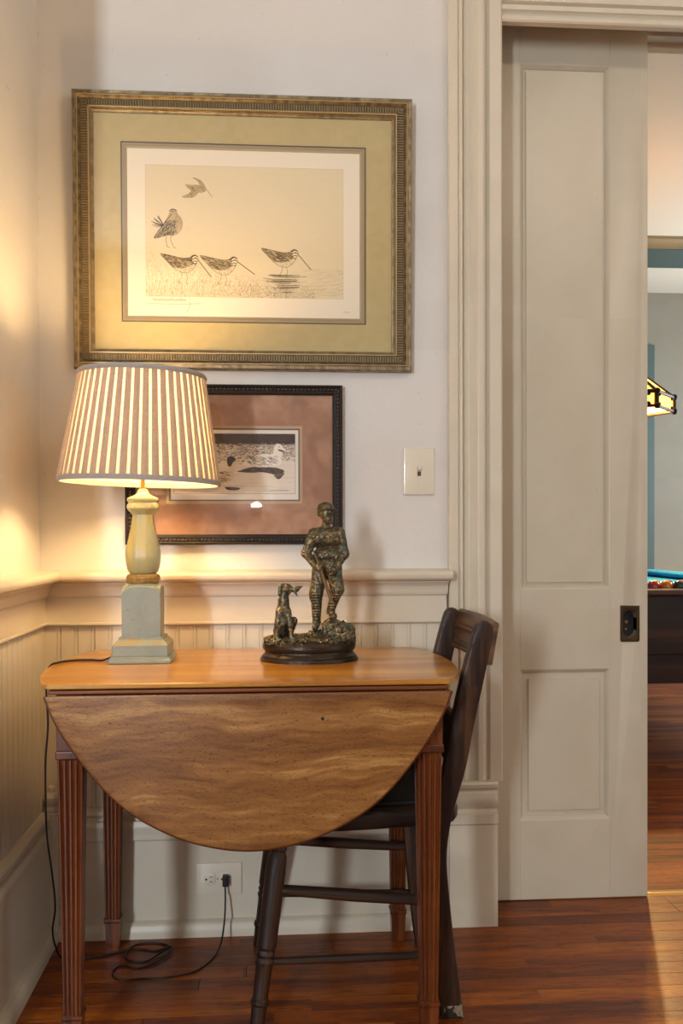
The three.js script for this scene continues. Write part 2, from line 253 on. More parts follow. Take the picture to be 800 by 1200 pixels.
// ------------------------------------------------------------------ wainscot: beaded boards, chair rail, baseboards
{
  const pitch = 0.0405, prof = [[0, 0], [0, 0.008], [0.0006, 0.011], [0.0305, 0.011], [0.0312, 0.0088], [0.0318, 0.0088], ...arc(0.0354, 0.0085, 0.0032, 175, 5, 6, 0.0025), [0.0392, 0.0088], [0.0398, 0.011], [0.0404, 0.011], [0.0404, 0]];
  const gb = prism(prof, 0.26, 0.78, upright, 'y', 40), wb = struct('wall_panelling'), wl = struct('wall_panelling_001');
  wb.position.set(0.0105, 0, 0); wl.position.set(0, 0, 0.575);
  for (let i = 0; i < 24; i++) part('beaded_board', gb, M.trim, wb).position.x = i * pitch;
  const gl = gb.clone(); gl.rotateY(Math.PI / 2);
  for (let i = 0; i < 14; i++) part('beaded_board', gl, M.trim, wl).position.z = -i * pitch - 0.002;

  const cap = [[0, 0.85], [0.048, 0.856], ...arc(0.05, 0.869, 0.0125, -90, 90, 8), [0.03, 0.8825], [0, 0.884]];
  const bed = [[0, 0.822], [0.024, 0.822], [0.0245, 0.828], ...arc(0.044, 0.832, 0.0165, 195, 100, 5, 0.02), [0.042, 0.8545], [0, 0.8545]];
  const step = [[0, 0.818], [0.02, 0.818], [0.024, 0.8235], [0, 0.8235]];
  const apron = [[0, 0.7485], [0.014, 0.7485], [0.0195, 0.7525], [0.0195, 0.757], [0.018, 0.758], [0.018, 0.824], [0, 0.824]];
  const mitre = (q) => q.x;
  const r1 = struct('trim_1'), r2 = struct('trim_2');
  part('rail_cap', prism(cap, 0, 0.9995, onBack, 'x', 32, mitre), M.trim, r1); part('bed_moulding', prism(bed, 0, 0.9925, onBack, 'x', 32, mitre), M.trim, r1);
  part('fillet', prism(step, 0, 0.9905, onBack, 'x', 32, mitre), M.trim, r1); part('apron', prism(apron, 0, 0.9905, onBack, 'x', 32, mitre), M.trim, r1);
  part('rail_cap', prism(cap, 0, 0.575, onLeft, 'z', 32, mitre), M.trim, r2); part('bed_moulding', prism(bed, 0, 0.575, onLeft, 'z', 32, mitre), M.trim, r2);
  part('fillet', prism(step, 0, 0.575, onLeft, 'z', 32, mitre), M.trim, r2); part('apron', prism(apron, 0, 0.575, onLeft, 'z', 32, mitre), M.trim, r2);

  const plate = [[0, 0], [0.03, 0], [0.03, 0.228], [0.028, 0.2305], [0, 0.2305]];
  const capb = [[0, 0.2305], [0.033, 0.2305], [0.036, 0.2345], [0.036, 0.244], ...arc(0.03, 0.262, 0.0075, -40, 60, 6, 0.018), [0.025, 0.2795], [0.0235, 0.285], [0.0235, 0.288], ...arc(0.0235, 0.296, 0.0068, -80, 90, 6, 0.008), [0.014, 0.308], [0, 0.308]];
  const qr = [[0.03, 0], [0.05, 0], [0.05, 0.008], ...arc(0.033, 0.012, 0.016, 5, 85, 5, 0.025), [0.03, 0.038]];
  const b1 = struct('baseboard_back'), b2 = struct('baseboard_left');
  part('board', prism(plate, 0, 0.995, onBack, 'x', 32, mitre), M.trim, b1); part('cap_moulding', prism(capb, 0, 0.995, onBack, 'x', 32, mitre), M.trim, b1); part('quarter_round', prism(qr, 0, 0.995, onBack, 'x', 32, mitre), M.trim, b1);
  part('board', prism(plate, 0, 0.575, onLeft, 'z', 32, mitre), M.trim, b2); part('cap_moulding', prism(capb, 0, 0.575, onLeft, 'z', 32, mitre), M.trim, b2); part('quarter_round', prism(qr, 0, 0.575, onLeft, 'z', 32, mitre), M.trim, b2);
  // square corner block with a turned ball finial
  const cb = struct('trim_corner_block', rbx(0.012, 0.05, 0, 0.302, 0.012, 0.05, 0.002, 'y'), M.trim);
  const fin = part('finial', lathe([[0, 0], [0.0185, 0], [0.0185, 0.004], [0.015, 0.006], [0.017, 0.009], [0.0185, 0.012], [0.017, 0.015], [0.0125, 0.018], [0.013, 0.02], ...arc(0, 0.036, 0.0185, -45, 60, 10), [0.008, 0.053], [0.0065, 0.056], ...arc(0, 0.061, 0.008, -40, 88, 6), [0, 0.069]], 28), M.trim, cb); fin.position.set(0.031, 0.302, 0.031);
}
// ------------------------------------------------------------------ door opening: fluted casing, plinth, head, jamb
{
  const c0 = 0.9965, c1 = 1.131;
  const flute = [[c0, 0], [c0, 0.018], [c0 + 0.003, 0.021], [c0 + 0.023, 0.021], [c0 + 0.025, 0.018], ...arc(c0 + 0.0305, 0.0225, 0.0048, 200, -10, 7), [c0 + 0.0365, 0.0185],
    ...[0, 1, 2, 3, 4, 5, 6, 7, 8].map((k) => [c0 + 0.037 + k * 0.0034, 0.0215 - 0.011 * Math.sin(Math.PI * k / 8)]), [c0 + 0.0655, 0.0235], ...arc(c0 + 0.0785, 0.0225, 0.013, 165, 15, 8, 0.007), [c0 + 0.0925, 0.02],
    [c0 + 0.0945, 0.0125], [c0 + 0.0975, 0.0115], [c0 + 0.1, 0.0185], [c0 + 0.103, 0.0225], [c1 - 0.004, 0.0235], [c1, 0.02], [c1, 0]];
  const cs = struct('trim_3'); part('casing', prism(flute, 0.355, 2.9, upright, 'y', 40), M.trim, cs);
  const pl = [[0, 0], [0.042, 0], [0.042, 0.252], [0.046, 0.256], [0.046, 0.279], [0.037, 0.282], [0.036, 0.29], ...arc(0.034, 0.315, 0.011, -60, 50, 6, 0.022), [0.038, 0.336], [0.037, 0.341], [0.047, 0.345], [0.048, 0.353], [0.044, 0.359], [0, 0.359]];
  part('plinth_block', prism(pl, 0.993, 1.113, onBack), M.trim, cs);
  const head = [[0, 2.238], [0.02, 2.238], [0.024, 2.242], [0.024, 2.249], [0.017, 2.252], ...[0, 1, 2, 3, 4].map((k) => [0.017 - 0.008 * Math.sin(Math.PI * k / 4), 2.252 + k * 0.0035]), [0.022, 2.2675], [0.022, 2.276], [0.013, 2.279], [0.013, 2.284], [0.024, 2.288], [0.024, 2.302], [0.016, 2.306], [0.016, 2.318], [0.023, 2.322], [0.023, 2.37], [0, 2.37]];
  const hd = struct('trim_4'); part('head_casing', prism(head, 1.131, 3.33, onBack), M.trim, hd);
  part('jamb_head', merge([bx(1.112, 3.2, 2.318, 2.332, -0.1, 0), bx(1.112, 3.2, 2.318, 2.332, -0.215, -0.172), rbx(1.13, 3.2, 2.31, 2.33, -0.23, -0.215, 0.003), bx(1.13, 3.2, 2.322, 2.332, -0.27, -0.23)]), M.trim, hd);
  part('track', bx(1.13, 3.2, 2.342, 2.38, -0.168, -0.102), std({ color: 0x1c1109, roughness: 0.7 }), hd, 'dark wooden track above the sliding door');
  const cr = prism(flute, 0, 2.37, upright, 'y', 40); cr.translate(3.2 - c1 + 0.0 + 0.134, 0, 0); part('casing', cr, M.trim, struct('trim_5'));
}
// ------------------------------------------------------------------ pocket door
{
  const d = struct('door_1'); const zf = -0.118, zb = -0.155, X0 = 1.05, X1 = 1.5565, B = 0.002, T = 2.34;
  const pA = [1.2125, 1.4535, 0.824, 2.2045], pB = [1.2095, 1.4535, 0.2115, 0.6115];
  const hole = []; for (const [cx, cy, a0, a1] of [[1.5075, 0.746, 0, 180], [1.5075, 0.713, 180, 360]]) hole.push(...arc(cx, cy, 0.0188, a0, a1, 10));
  part('stile', board([[1.4535, B], [X1, B], [X1, T], [1.4535, T]], zb, zf, 0.0012, 'y', [hole.slice().reverse()]), M.door, d);
  part('stile', rbx(X0, pA[0] - 0.001, B, T, zb, zf, 0.001, 'y'), M.door, d);
  part('rail', rbx(pA[0] - 0.001, 1.4535, pA[3], T, zb, zf, 0.001), M.door, d); part('rail', rbx(pA[0] - 0.001, 1.4535, pB[3], pA[2], zb, zf, 0.001), M.door, d); part('rail', rbx(pA[0] - 0.001, 1.4535, B, pB[2], zb, zf, 0.001), M.door, d);
  for (const [p, mg] of [[pA, 0.0215], [pB, 0.03]]) {
    const w = p[1] - p[0], h = p[3] - p[2], cx = (p[0] + p[1]) / 2, cy = (p[2] + p[3]) / 2;
    part('panel_moulding', rails(w + 0.002, h + 0.002, [[0, -0.0005], [0.003, -0.001], [0.0065, -0.0045], [0.01, -0.0075], [0.0115, -0.013]], -0.03).translate(cx, cy, zf), M.door, d);
    const pw = w - mg * 2, ph = h - mg * 2; const f = rails(w - 0.02, h - 0.02, [[0, -0.0125], [mg - 0.011, -0.0115], [mg - 0.0095, -0.0065], [mg - 0.006, -0.0055]], -0.03).translate(cx, cy, zf);
    part('panel', merge([f, bx(cx - pw / 2 - 0.004, cx + pw / 2 + 0.004, cy - ph / 2 - 0.004, cy + ph / 2 + 0.004, zf - 0.03, zf - 0.0055, 'y')]), M.door, d);
  }
  // flush pull
  const pull = thing('door_pull', 'dark brass flush pull with an oval recess set in the sliding door', 'door pull', [0, 0, 0]);
  const pts = [[1.4815, 0.6855], [1.4845, 0.682], [1.531, 0.682], [1.534, 0.6855], [1.534, 0.778], [1.4815, 0.779]];
  part('plate', board(pts, zf, zf + 0.0022, 0.0006, 'x', [hole.map((q) => q).reverse()]), M.brassDark, pull);
  const cupPts = hole; const pos = []; const N = cupPts.length;
  for (let i = 0; i < N; i++) { const a = cupPts[i], b = cupPts[(i + 1) % N]; pos.push(a[0], a[1], zf + 0.001, b[0], b[1], zf + 0.001, b[0], b[1], zf - 0.022, a[0], a[1], zf + 0.001, b[0], b[1], zf - 0.022, a[0], a[1], zf - 0.022); pos.push(1.5075, 0.7295, zf - 0.022, a[0], a[1], zf - 0.022, b[0], b[1], zf - 0.022); }
  const cg = new THREE.BufferGeometry(); cg.setAttribute('position', new THREE.Float32BufferAttribute(pos, 3)); part('cup', crease(uvm(cg), 30), std({ color: 0x2c2a28, metalness: 0.5, roughness: 0.5 }), pull, 'dark recessed oval cup');
  for (const [x, y, r] of [[1.507, 0.733, 0.0045], [1.506, 0.714, 0.003]]) { const s = lathe([[0, 0], [r, 0], [r, 0.001], [r * 0.6, 0.002], [0, 0.0022]], 14); s.rotateX(Math.PI / 2); s.translate(x, y, zf - 0.022); part('screw', s, std({ color: 0x8a6a52, metalness: 0.8, roughness: 0.45 }), pull); }
}
// mitred rectangular moulding: profile = [[inset from the outer edge, height]], centred at the origin, facing +z
function rails(W, Hh, prof, back, only) {
  const pos = []; const P = [[0, back], ...prof, [prof[prof.length - 1][0], back]]; const sides = [[1, 0], [0, 1], [-1, 0], [0, -1]];
  sides.forEach((s, k) => {
    if (only !== undefined && only !== k) return;
    const at = (d, z, e) => { // e: -1 start, +1 end
      const x = W / 2 - d, y = Hh / 2 - d; const c = k === 0 ? [e * x, -y] : k === 1 ? [x, e * y] : k === 2 ? [-e * x, y] : [-x, -e * y]; return [c[0], c[1], z];
    };
    for (let i = 0; i < P.length; i++) { const a = P[i], b = P[(i + 1) % P.length]; if (i === P.length - 1 && only === undefined) { /* back face */ }
      const A = at(a[0], a[1], -1), Bq = at(a[0], a[1], 1), C = at(b[0], b[1], 1), D = at(b[0], b[1], -1); pos.push(...A, ...Bq, ...C, ...A, ...C, ...D); }
  });
  const g = new THREE.BufferGeometry(); g.setAttribute('position', new THREE.Float32BufferAttribute(pos, 3)); return crease(uvm(g, only === 1 || only === 3 ? 'y' : 'x'), 40);
}

// ------------------------------------------------------------------ drop-leaf table
{
  const TH = 0.697, t = thing('drop_leaf_table', 'honey-brown drop-leaf table with a half-oval leaf hanging down and fluted legs', 'table', [0.5205, 0, 0.325]);
  const L = (p) => [p[0] - 0.5205, p[1], p[2] === undefined ? undefined : p[2] - 0.325];
  // fixed top with bowed ends
  const zf = 0.598, zb = 0.066, out = [];
  const N = 22; for (let i = 0; i <= N; i++) { const s = i / N, z = lerp(zf, zb, s); const k = Math.sin(Math.PI * clamp(s)); out.push([0.368 + 0.053 * Math.pow(k, 0.62), z - 0.325]); }
  const full = [...out, ...out.slice().reverse().map(([x, z]) => [-x, z])];
  part('top', slab(full, TH - 0.0095, TH, 0.003, 3), M.top, t);
  // rule joint strip under the edge
  part('joint_moulding', rbx(-0.366, 0.366, TH - 0.0185, TH - 0.0105, zf - 0.325 - 0.02, zf - 0.325 + 0.003, 0.003), M.edge, t);
  part('joint_moulding', rbx(-0.366, 0.366, TH - 0.0185, TH - 0.0105, zb - 0.325 - 0.002, zb - 0.325 + 0.02, 0.003), M.edge, t);
  const halfEdge = [[0.369, 0], [0.356, -0.034], [0.335, -0.073], [0.305, -0.117], [0.256, -0.177], [0.207, -0.219], [0.13, -0.2595], [0.06, -0.2795]];
  const edgePts = smooth([...halfEdge.map(([x, y]) => [-x, y]), [0, -0.2855], ...halfEdge.slice().reverse()], 72).map((p) => [p.x, p.y]);
  const leafGeo = board(edgePts.slice().reverse(), -0.0065, 0.0065, 0.003, 'x');
  const lf = part('leaf', leafGeo, M.leaf, t, 'figured brown half-oval leaf hanging in front'); lf.position.set(0, 0.6775, 0.2835); lf.rotation.x = -0.004;
  const lb = part('leaf', leafGeo, M.leaf, t); lb.position.set(0, 0.6775, -0.2645);
  part('edge_band', tube(edgePts.map(([x, y]) => [x, y + 0.6775, 0.2835]), 0.0042, 90, 8), M.edge, t, 'dark rounded leaf edge');
  const plug = lathe([[0, 0], [0.0032, 0], [0.003, 0.0006], [0, 0.0006]], 14); plug.rotateX(Math.PI / 2); part('peg', plug, M.black, t, 'small dark peg').position.set(0.1305, 0.631, 0.2903);
  // apron
  const zl = [0.543, 0.092], xl = [0.186, 0.857];
  for (const z of zl) part('apron', rbx(xl[0] - 0.5205, xl[1] - 0.5205, 0.6, 0.676, z - 0.336, z - 0.314, 0.001), M.leg, t);
  for (const x of xl) part('apron', rbx(x - 0.5205 - 0.011, x - 0.5205 + 0.011, 0.6, 0.676, zl[1] - 0.325, zl[0] - 0.325, 0.001, 'z'), M.leg, t);
  // fluted tapering leg: cross-section with four flutes on each face
  const ring = []; const fl = 4;
  for (let s = 0; s < 4; s++) { const a = s * Math.PI / 2, co = Math.cos(a), si = Math.sin(a);
    const face = [[-0.5, 0.47], [-0.47, 0.5]]; for (let k = 0; k < fl; k++) { const c = -0.345 + k * 0.23; for (let j = 0; j <= 6; j++) { const q = j / 6; face.push([c + (q - 0.5) * 0.17, 0.5 - 0.125 * Math.sin(Math.PI * q)]); } } face.push([0.47, 0.5]);
    for (const [u, v] of face) ring.push([u * co + v * si, -u * si + v * co]); }
  const legLoft = (levels) => { const pos = [], n = ring.length; const P = (i, l) => { const r = ring[i % n], [y, s, f] = levels[l]; const m = Math.max(Math.abs(r[0]), Math.abs(r[1])); const k = f ? 1 : 0.5 / m; const kk = f ? 1 : Math.min(k, 1.08); return [r[0] * s * kk, y, r[1] * s * kk]; };
    for (let l = 0; l + 1 < levels.length; l++) for (let i = 0; i < n; i++) { const a = P(i, l), b = P(i + 1, l), c = P(i + 1, l + 1), d = P(i, l + 1); pos.push(...a, ...b, ...c, ...a, ...c, ...d); }
    const g = new THREE.BufferGeometry(); g.setAttribute('position', new THREE.Float32BufferAttribute(pos, 3)); return crease(uvm(fix(g), 'y'), 38); };
  const shaft = legLoft([[0.552, 0.046, 0], [0.545, 0.046, 0], [0.54, 0.046, 1], [0.085, 0.0325, 1], [0.078, 0.0325, 0], [0.07, 0.0322, 0]]);
  const block = rbx(-0.0245, 0.0245, 0.569, 0.678, -0.0245, 0.0245, 0.0012, 'y');
  const collar = merge([rbx(-0.0265, 0.0265, 0.553, 0.5695, -0.0265, 0.0265, 0.003, 'x')]);
  const spade = (() => { const pos = []; const lv = [[0.074, 0.0195], [0.068, 0.0195], [0.064, 0.0175], [0.0, 0.0145]]; const g = []; for (let i = 0; i + 1 < lv.length; i++) { const f = new THREE.CylinderGeometry(lv[i][1] * Math.SQRT2, lv[i + 1][1] * Math.SQRT2, lv[i][0] - lv[i + 1][0], 4, 1, i > 0 && i < 2); f.rotateY(Math.PI / 4); f.translate(0, (lv[i][0] + lv[i + 1][0]) / 2, 0); g.push(f); } return crease(uvm(merge(g), 'y'), 20); })();
  for (const x of xl) for (const z of zl) {
    const lg = part('leg', merge([block, shaft]), M.leg, t); lg.position.set(x - 0.5205, 0, z - 0.325);
    part('collar', collar, M.leg, lg); part('spade_foot', spade, M.leg, lg);
  }
}
// ------------------------------------------------------------------ side chair
{
  const c = thing('side_chair', 'dark wooden side chair pushed under the table, reeded crest rail and turned legs', 'chair', [0.75, 0, 0.3]);
  const ox = -0.75, oz = -0.3;
  const post = [[0, 0.9165, 0.045], [0.06, 0.909, 0.046], [0.15, 0.8985, 0.044], [0.24, 0.8895, 0.043], [0.325, 0.884, 0.043], [0.394, 0.892, 0.044], [0.45, 0.907, 0.045], [0.5, 0.9215, 0.045], [0.585, 0.9375, 0.047], [0.686, 0.96, 0.046], [0.74, 0.9725, 0.043], [0.775, 0.9805, 0.039]];
  const cl = smooth(post.map((p) => [p[1], p[0], p[2]]), 40);
  const outline = [...cl.map((p) => [p.x - p.z / 2, p.y]), ...arc(0.9815, 0.776, 0.0192, 172, 8, 8, 0.02), ...cl.slice().reverse().map((p) => [p.x + p.z / 2, p.y])];
  const postGeo = board(outline, -0.0155, 0.0155, 0.006, 'y');
  for (const z of [0.468, 0.132]) { const p = part('back_post', postGeo, M.chair, c); p.position.set(ox, 0, z + oz); }
  { const low = cl.filter((p) => p.y < 0.036), wornTex2 = dataTex(256, 256, (u, v, c) => { const q = fbm(u * 22, v * 22, 5); if (q > 0.55) mixc(c, [150, 138, 118], [112, 92, 60], fbm(u * 30, v * 30, 2)); else mixc(c, [30, 18, 11], [52, 34, 22], q); });
    const ol = [...low.map((p) => [p.x - p.z / 2 - 0.0006, p.y]), ...low.slice().reverse().map((p) => [p.x + p.z / 2 + 0.0006, p.y])]; const wf = part('worn_foot', board(ol, -0.0161, 0.0161, 0.006, 'y'), std({ map: tile(wornTex2, 5, 5), roughness: 0.7 }), c, 'scuffed foot with worn pale patches'); wf.position.set(ox, 0, 0.468 + oz); }
  // crest rail: bowed and reeded on the face
  const ridges = [[-0.011, 0.706], [-0.0135, 0.711], [-0.011, 0.716], [-0.0135, 0.7195], [-0.011, 0.7235], [-0.0085, 0.726], [-0.0085, 0.7485], [-0.0125, 0.7525], [-0.014, 0.7565], [-0.011, 0.761], [-0.0135, 0.7655], [-0.011, 0.77], [-0.008, 0.775], [-0.006, 0.788], [0.002, 0.793], [0.009, 0.789], [0.011, 0.706]];
  const crestOf = (prof, x0, lean, bow, za, zb2, n = 12) => { const pos = []; const P = (q, i) => { const s = i / n; return [x0 + q[0] + (q[1] - 0.706) * lean + bow * Math.sin(Math.PI * s) + ox, q[1], lerp(za, zb2, s) + oz]; };
    for (let i = 0; i < n; i++) for (let k = 0; k < prof.length; k++) { const a = prof[k], b = prof[(k + 1) % prof.length]; pos.push(...P(a, i), ...P(b, i), ...P(b, i + 1), ...P(a, i), ...P(b, i + 1), ...P(a, i + 1)); }
    const tri = THREE.ShapeUtils.triangulateShape(prof.map((q) => V2(...q)), []); for (const [a, b, d] of tri) { pos.push(...P(prof[a], 0), ...P(prof[b], 0), ...P(prof[d], 0), ...P(prof[a], n), ...P(prof[d], n), ...P(prof[b], n)); }
    const g = new THREE.BufferGeometry(); g.setAttribute('position', new THREE.Float32BufferAttribute(pos, 3)); return crease(uvm(fix(g), 'z'), 30); };
  part('crest_rail', crestOf(ridges, 0.9865, 0.2, 0.012, 0.122, 0.4785), M.crest, c, 'lighter brown reeded crest rail');
  part('lower_back_rail', crestOf([[-0.009, 0.489], [-0.0095, 0.575], [-0.006, 0.58], [0.006, 0.58], [0.009, 0.575], [0.009, 0.489], [0, 0.485]], 0.971, 0.22, 0.01, 0.14, 0.46), M.chair, c);
  // seat
  const so = smooth([[0.925, 0.46], [0.8, 0.492], [0.66, 0.507], [0.575, 0.5], [0.538, 0.45], [0.528, 0.3], [0.538, 0.15], [0.575, 0.1], [0.66, 0.093], [0.8, 0.108], [0.925, 0.14], [0.93, 0.3]], 60, true).map((p) => [p.x + ox, p.y + oz]);
  part('seat', slab(so, 0.386, 0.424, 0.012, 4), M.chair, c);
  part('seat_pad', slab(so.map(([x, z]) => [(x - (-0.02)) * 0.84 - 0.02, z * 0.82]), 0.422, 0.43, 0.003, 2), M.black, c, 'black seat insert');
  // turned front legs
  const legProf = [[0, 0.0135], [0.03, 0.014], [0.12, 0.0155], [0.13, 0.0185], [0.145, 0.0185], [0.155, 0.0155], [0.17, 0.0152], [0.3, 0.0165], [0.325, 0.0195], [0.345, 0.0165], [0.36, 0.0195], [0.38, 0.0165], [0.395, 0.0195], [0.55, 0.02], [0.75, 0.0205], [0.83, 0.019], [0.85, 0.0155], [0.865, 0.018], [0.885, 0.0155], [0.905, 0.0185], [0.925, 0.015], [0.945, 0.0175], [0.965, 0.015], [1, 0.015]];
  for (const s of [1, -1]) part('leg', rod([0.526 + ox, 0, 0.3 + s * 0.197 + oz], [0.577 + ox, 0.392, 0.3 + s * 0.138 + oz], legProf, 20), M.chair, c);
  const at = (s, y) => { const t = y / 0.392; return [0.526 + 0.051 * t + ox, y, 0.3 + s * lerp(0.197, 0.138, t) + oz]; };
  for (const s of [1, -1]) {
    const sw = (r) => [[0, r * 0.7], [0.1, r * 0.85], [0.5, r], [0.9, r * 0.85], [1, r * 0.7]];
    part('stretcher', rod(at(s, 0.262), [0.889 + ox, 0.232, 0.3 + s * 0.168 + oz], sw(0.0125)), M.chair, c);
    part('stretcher', rod(at(s, 0.127), [0.9 + ox, 0.125, 0.3 + s * 0.168 + oz], sw(0.0085)), M.chair, c);
  }
}
// ------------------------------------------------------------------ table lamp with pleated shade, cord and plug
{
  const lx = 0.281, lz = 0.262, ly = 0.697;
  const lp = thing('table_lamp', 'lit table lamp with a pleated linen shade and a pale green turned base', 'lamp', [lx, ly, lz]);
  const sageTex = dataTex(256, 256, (u, v, c) => { const t = fbm(u * 7, v * 7, 4), s = fbm(u * 50, v * 20, 2); mixc(c, [134, 140, 122], [152, 156, 136], t); if (s > 0.82) mixc(c, c, [124, 108, 74], 0.35); });
  const creamTex = dataTex(256, 256, (u, v, c) => { const t = fbm(u * 6, v * 5, 4); mixc(c, [166, 168, 134], [190, 174, 106], clamp((t - 0.5) * 2 + 0.5)); if (vnoise(u * 60, v * 60) > 0.93) mixc(c, c, [150, 120, 70], 0.3); });
  const ochreTex = dataTex(256, 256, (u, v, c) => { const t = fbm(u * 14, v * 14, 4); mixc(c, [132, 96, 40], [184, 146, 74], clamp((t - 0.5) * 2 + 0.5)); });
  const wornTex = dataTex(256, 256, (u, v, c) => { const t = fbm(u * 10, v * 10, 4); mixc(c, [140, 142, 120], [150, 132, 92], clamp((t - 0.5) * 5 + 0.4)); });
  const sage = phy({ map: tile(sageTex, 6, 6), roughness: 0.42, clearcoat: 0.2, clearcoatRoughness: 0.3 }), cream = phy({ map: creamTex, roughness: 0.3, clearcoat: 0.4, clearcoatRoughness: 0.2 }), ochre = phy({ map: tile(ochreTex, 2, 1), roughness: 0.45, clearcoat: 0.2 }), ochreB = phy({ map: tile(wornTex, 6, 6), roughness: 0.45, clearcoat: 0.2 });
  const sq = (a, y0, b, y1) => { const g = new THREE.CylinderGeometry(b * Math.SQRT2, a * Math.SQRT2, y1 - y0, 4, 1); g.rotateY(Math.PI / 4); g.translate(0, (y0 + y1) / 2, 0); return crease(uvm(g), 20); };
  part('base_plinth', merge([rbx(-0.0655, 0.0655, 0, 0.0085, -0.0655, 0.0655, 0.0025), sq(0.064, 0.0085, 0.061, 0.0145)]), sage, lp);
  part('base_step', rbx(-0.0585, 0.0585, 0.014, 0.0385, -0.0585, 0.0585, 0.002), sage, lp);
  part('base_bevel', merge([sq(0.0585, 0.038, 0.047, 0.0495), sq(0.047, 0.0495, 0.046, 0.054)]), ochreB, lp, 'worn ochre bevel above the step');
  // square block whose faces end in arches
  { const n = 16, pos = [], a = 0.0405, y0 = 0.053, ya = 0.146, yc = 0.162; const top = (u) => ya + (yc - ya) * Math.sqrt(Math.max(0, 1 - Math.pow(Math.abs(u), 2.2)));
    for (let s = 0; s < 4; s++) { const co = Math.cos(s * Math.PI / 2), si = Math.sin(s * Math.PI / 2); const R = (u, y, w) => [u * co + w * si, y, -u * si + w * co];
      for (let i = 0; i < n; i++) { const u0 = -1 + 2 * i / n, u1 = -1 + 2 * (i + 1) / n; const A = R(u0 * a, y0, a), B = R(u1 * a, y0, a), C = R(u1 * a, top(u1), a), D = R(u0 * a, top(u0), a); pos.push(...A, ...B, ...C, ...A, ...C, ...D);
        const an = (u) => Math.atan2(u, 1), rr = 0.0325; const E0 = R(Math.sin(an(u0)) * rr, yc + 0.006, Math.cos(an(u0)) * rr), E1 = R(Math.sin(an(u1)) * rr, yc + 0.006, Math.cos(an(u1)) * rr); pos.push(...D, ...C, ...E1, ...D, ...E1, ...E0); } }
    const g = new THREE.BufferGeometry(); g.setAttribute('position', new THREE.Float32BufferAttribute(pos, 3)); part('block', crease(uvm(g, 'y'), 30), sage, lp); }
  part('ring', lathe([[0.03, 0.1665], [0.0335, 0.168], [0.0358, 0.172], [0.0365, 0.177], [0.0358, 0.182], [0.0335, 0.186], [0.03, 0.1875]], 40), ochre, lp, 'ochre turned ring');
  part('vase', lathe([[0.026, 0.187], [0.0295, 0.19], [0.0335, 0.197], [0.0368, 0.21], [0.038, 0.222], [0.0372, 0.236], [0.0335, 0.256], [0.0285, 0.278], [0.0245, 0.3], [0.0226, 0.315], [0.0265, 0.3205], [0.0315, 0.3245], [0.0345, 0.33], [0.0345, 0.3355], [0.032, 0.3395], [0.0305, 0.3415], [0.033, 0.3435], [0.0342, 0.3475], [0.033, 0.3515], [0.028, 0.3535], [0.019, 0.357], [0.0135, 0.3615], [0.0115, 0.367], [0.0085, 0.3715], [0, 0.3715]], 48), cream, lp);
  part('stem', lathe([[0, 0.37], [0.0065, 0.37], [0.0065, 0.372], [0.0045, 0.374], [0.0045, 0.392], [0.013, 0.394], [0.015, 0.4], [0.015, 0.468], [0, 0.47]], 24), std({ color: 0xb08a40, metalness: 0.9, roughness: 0.3 }), lp, 'brass stem and socket');
  // bulb with its light
  const bulbY = 0.508; const bulbG = lathe([[0.011, -0.04], [0.013, -0.03], [0.02, -0.018], [0.028, 0], [0.029, 0.012], [0.025, 0.026], [0.015, 0.036], [0, 0.039]], 24); bulbG.translate(0, bulbY, 0);
  part('bulb', bulbG, std({ color: 0xffffff, emissive: new THREE.Color(1, 0.78, 0.46), emissiveIntensity: 8, roughness: 0.4 }), lp, 'glowing bulb');
  const pt = new THREE.PointLight(new THREE.Color(1, 0.65, 0.29), 1.08, 0, 2); pt.shadow.radius = 2.6; pt.castShadow = true; pt.position.set(0, bulbY + 0.006, 0); pt.name = 'lamp_light'; lp.add(pt);
  // shade
  const sh = new THREE.Group(); sh.name = 'shade'; sh.userData.label = 'pleated linen shade with grey trim'; lp.add(sh); sh.position.set(-0.006, 0.385, 0.004); sh.rotation.z = -0.028;
  const R0 = 0.1705, R1 = 0.1325, SH = 0.234;
  const linenTex = dataTex(256, 256, (u, v, c) => { const t = 0.5 + (vnoise(u * 256, v * 24) - 0.5) * 0.6 + (vnoise(u * 24, v * 256) - 0.5) * 0.6; mixc(c, [178, 152, 128], [206, 182, 156], clamp(t)); });
  const linen = phy({ map: tile(linenTex, 8, 8), roughness: 1, transmission: 0.17, thickness: 0, side: THREE.DoubleSide });
  const liner = phy({ color: new THREE.Color('#f2e8d2'), roughness: 1, transmission: 0.215, thickness: 0, side: THREE.DoubleSide });
  const trimM = std({ map: tile(dataTex(64, 64, (u, v, c) => { const t = vnoise(u * 64, v * 64); mixc(c, [158, 150, 142], [180, 172, 164], t); }), 6, 6), roughness: 0.9 });
  const cone = (r0, r1, y0, y1, seg = 100) => strip(new THREE.CylinderGeometry(r1, r0, y1 - y0, seg, 1, true).translate(0, (y0 + y1) / 2, 0));
  part('liner', cone(R0 - 0.0015, R1 - 0.0015, 0.001, SH - 0.001), liner, sh, 'cream translucent liner');
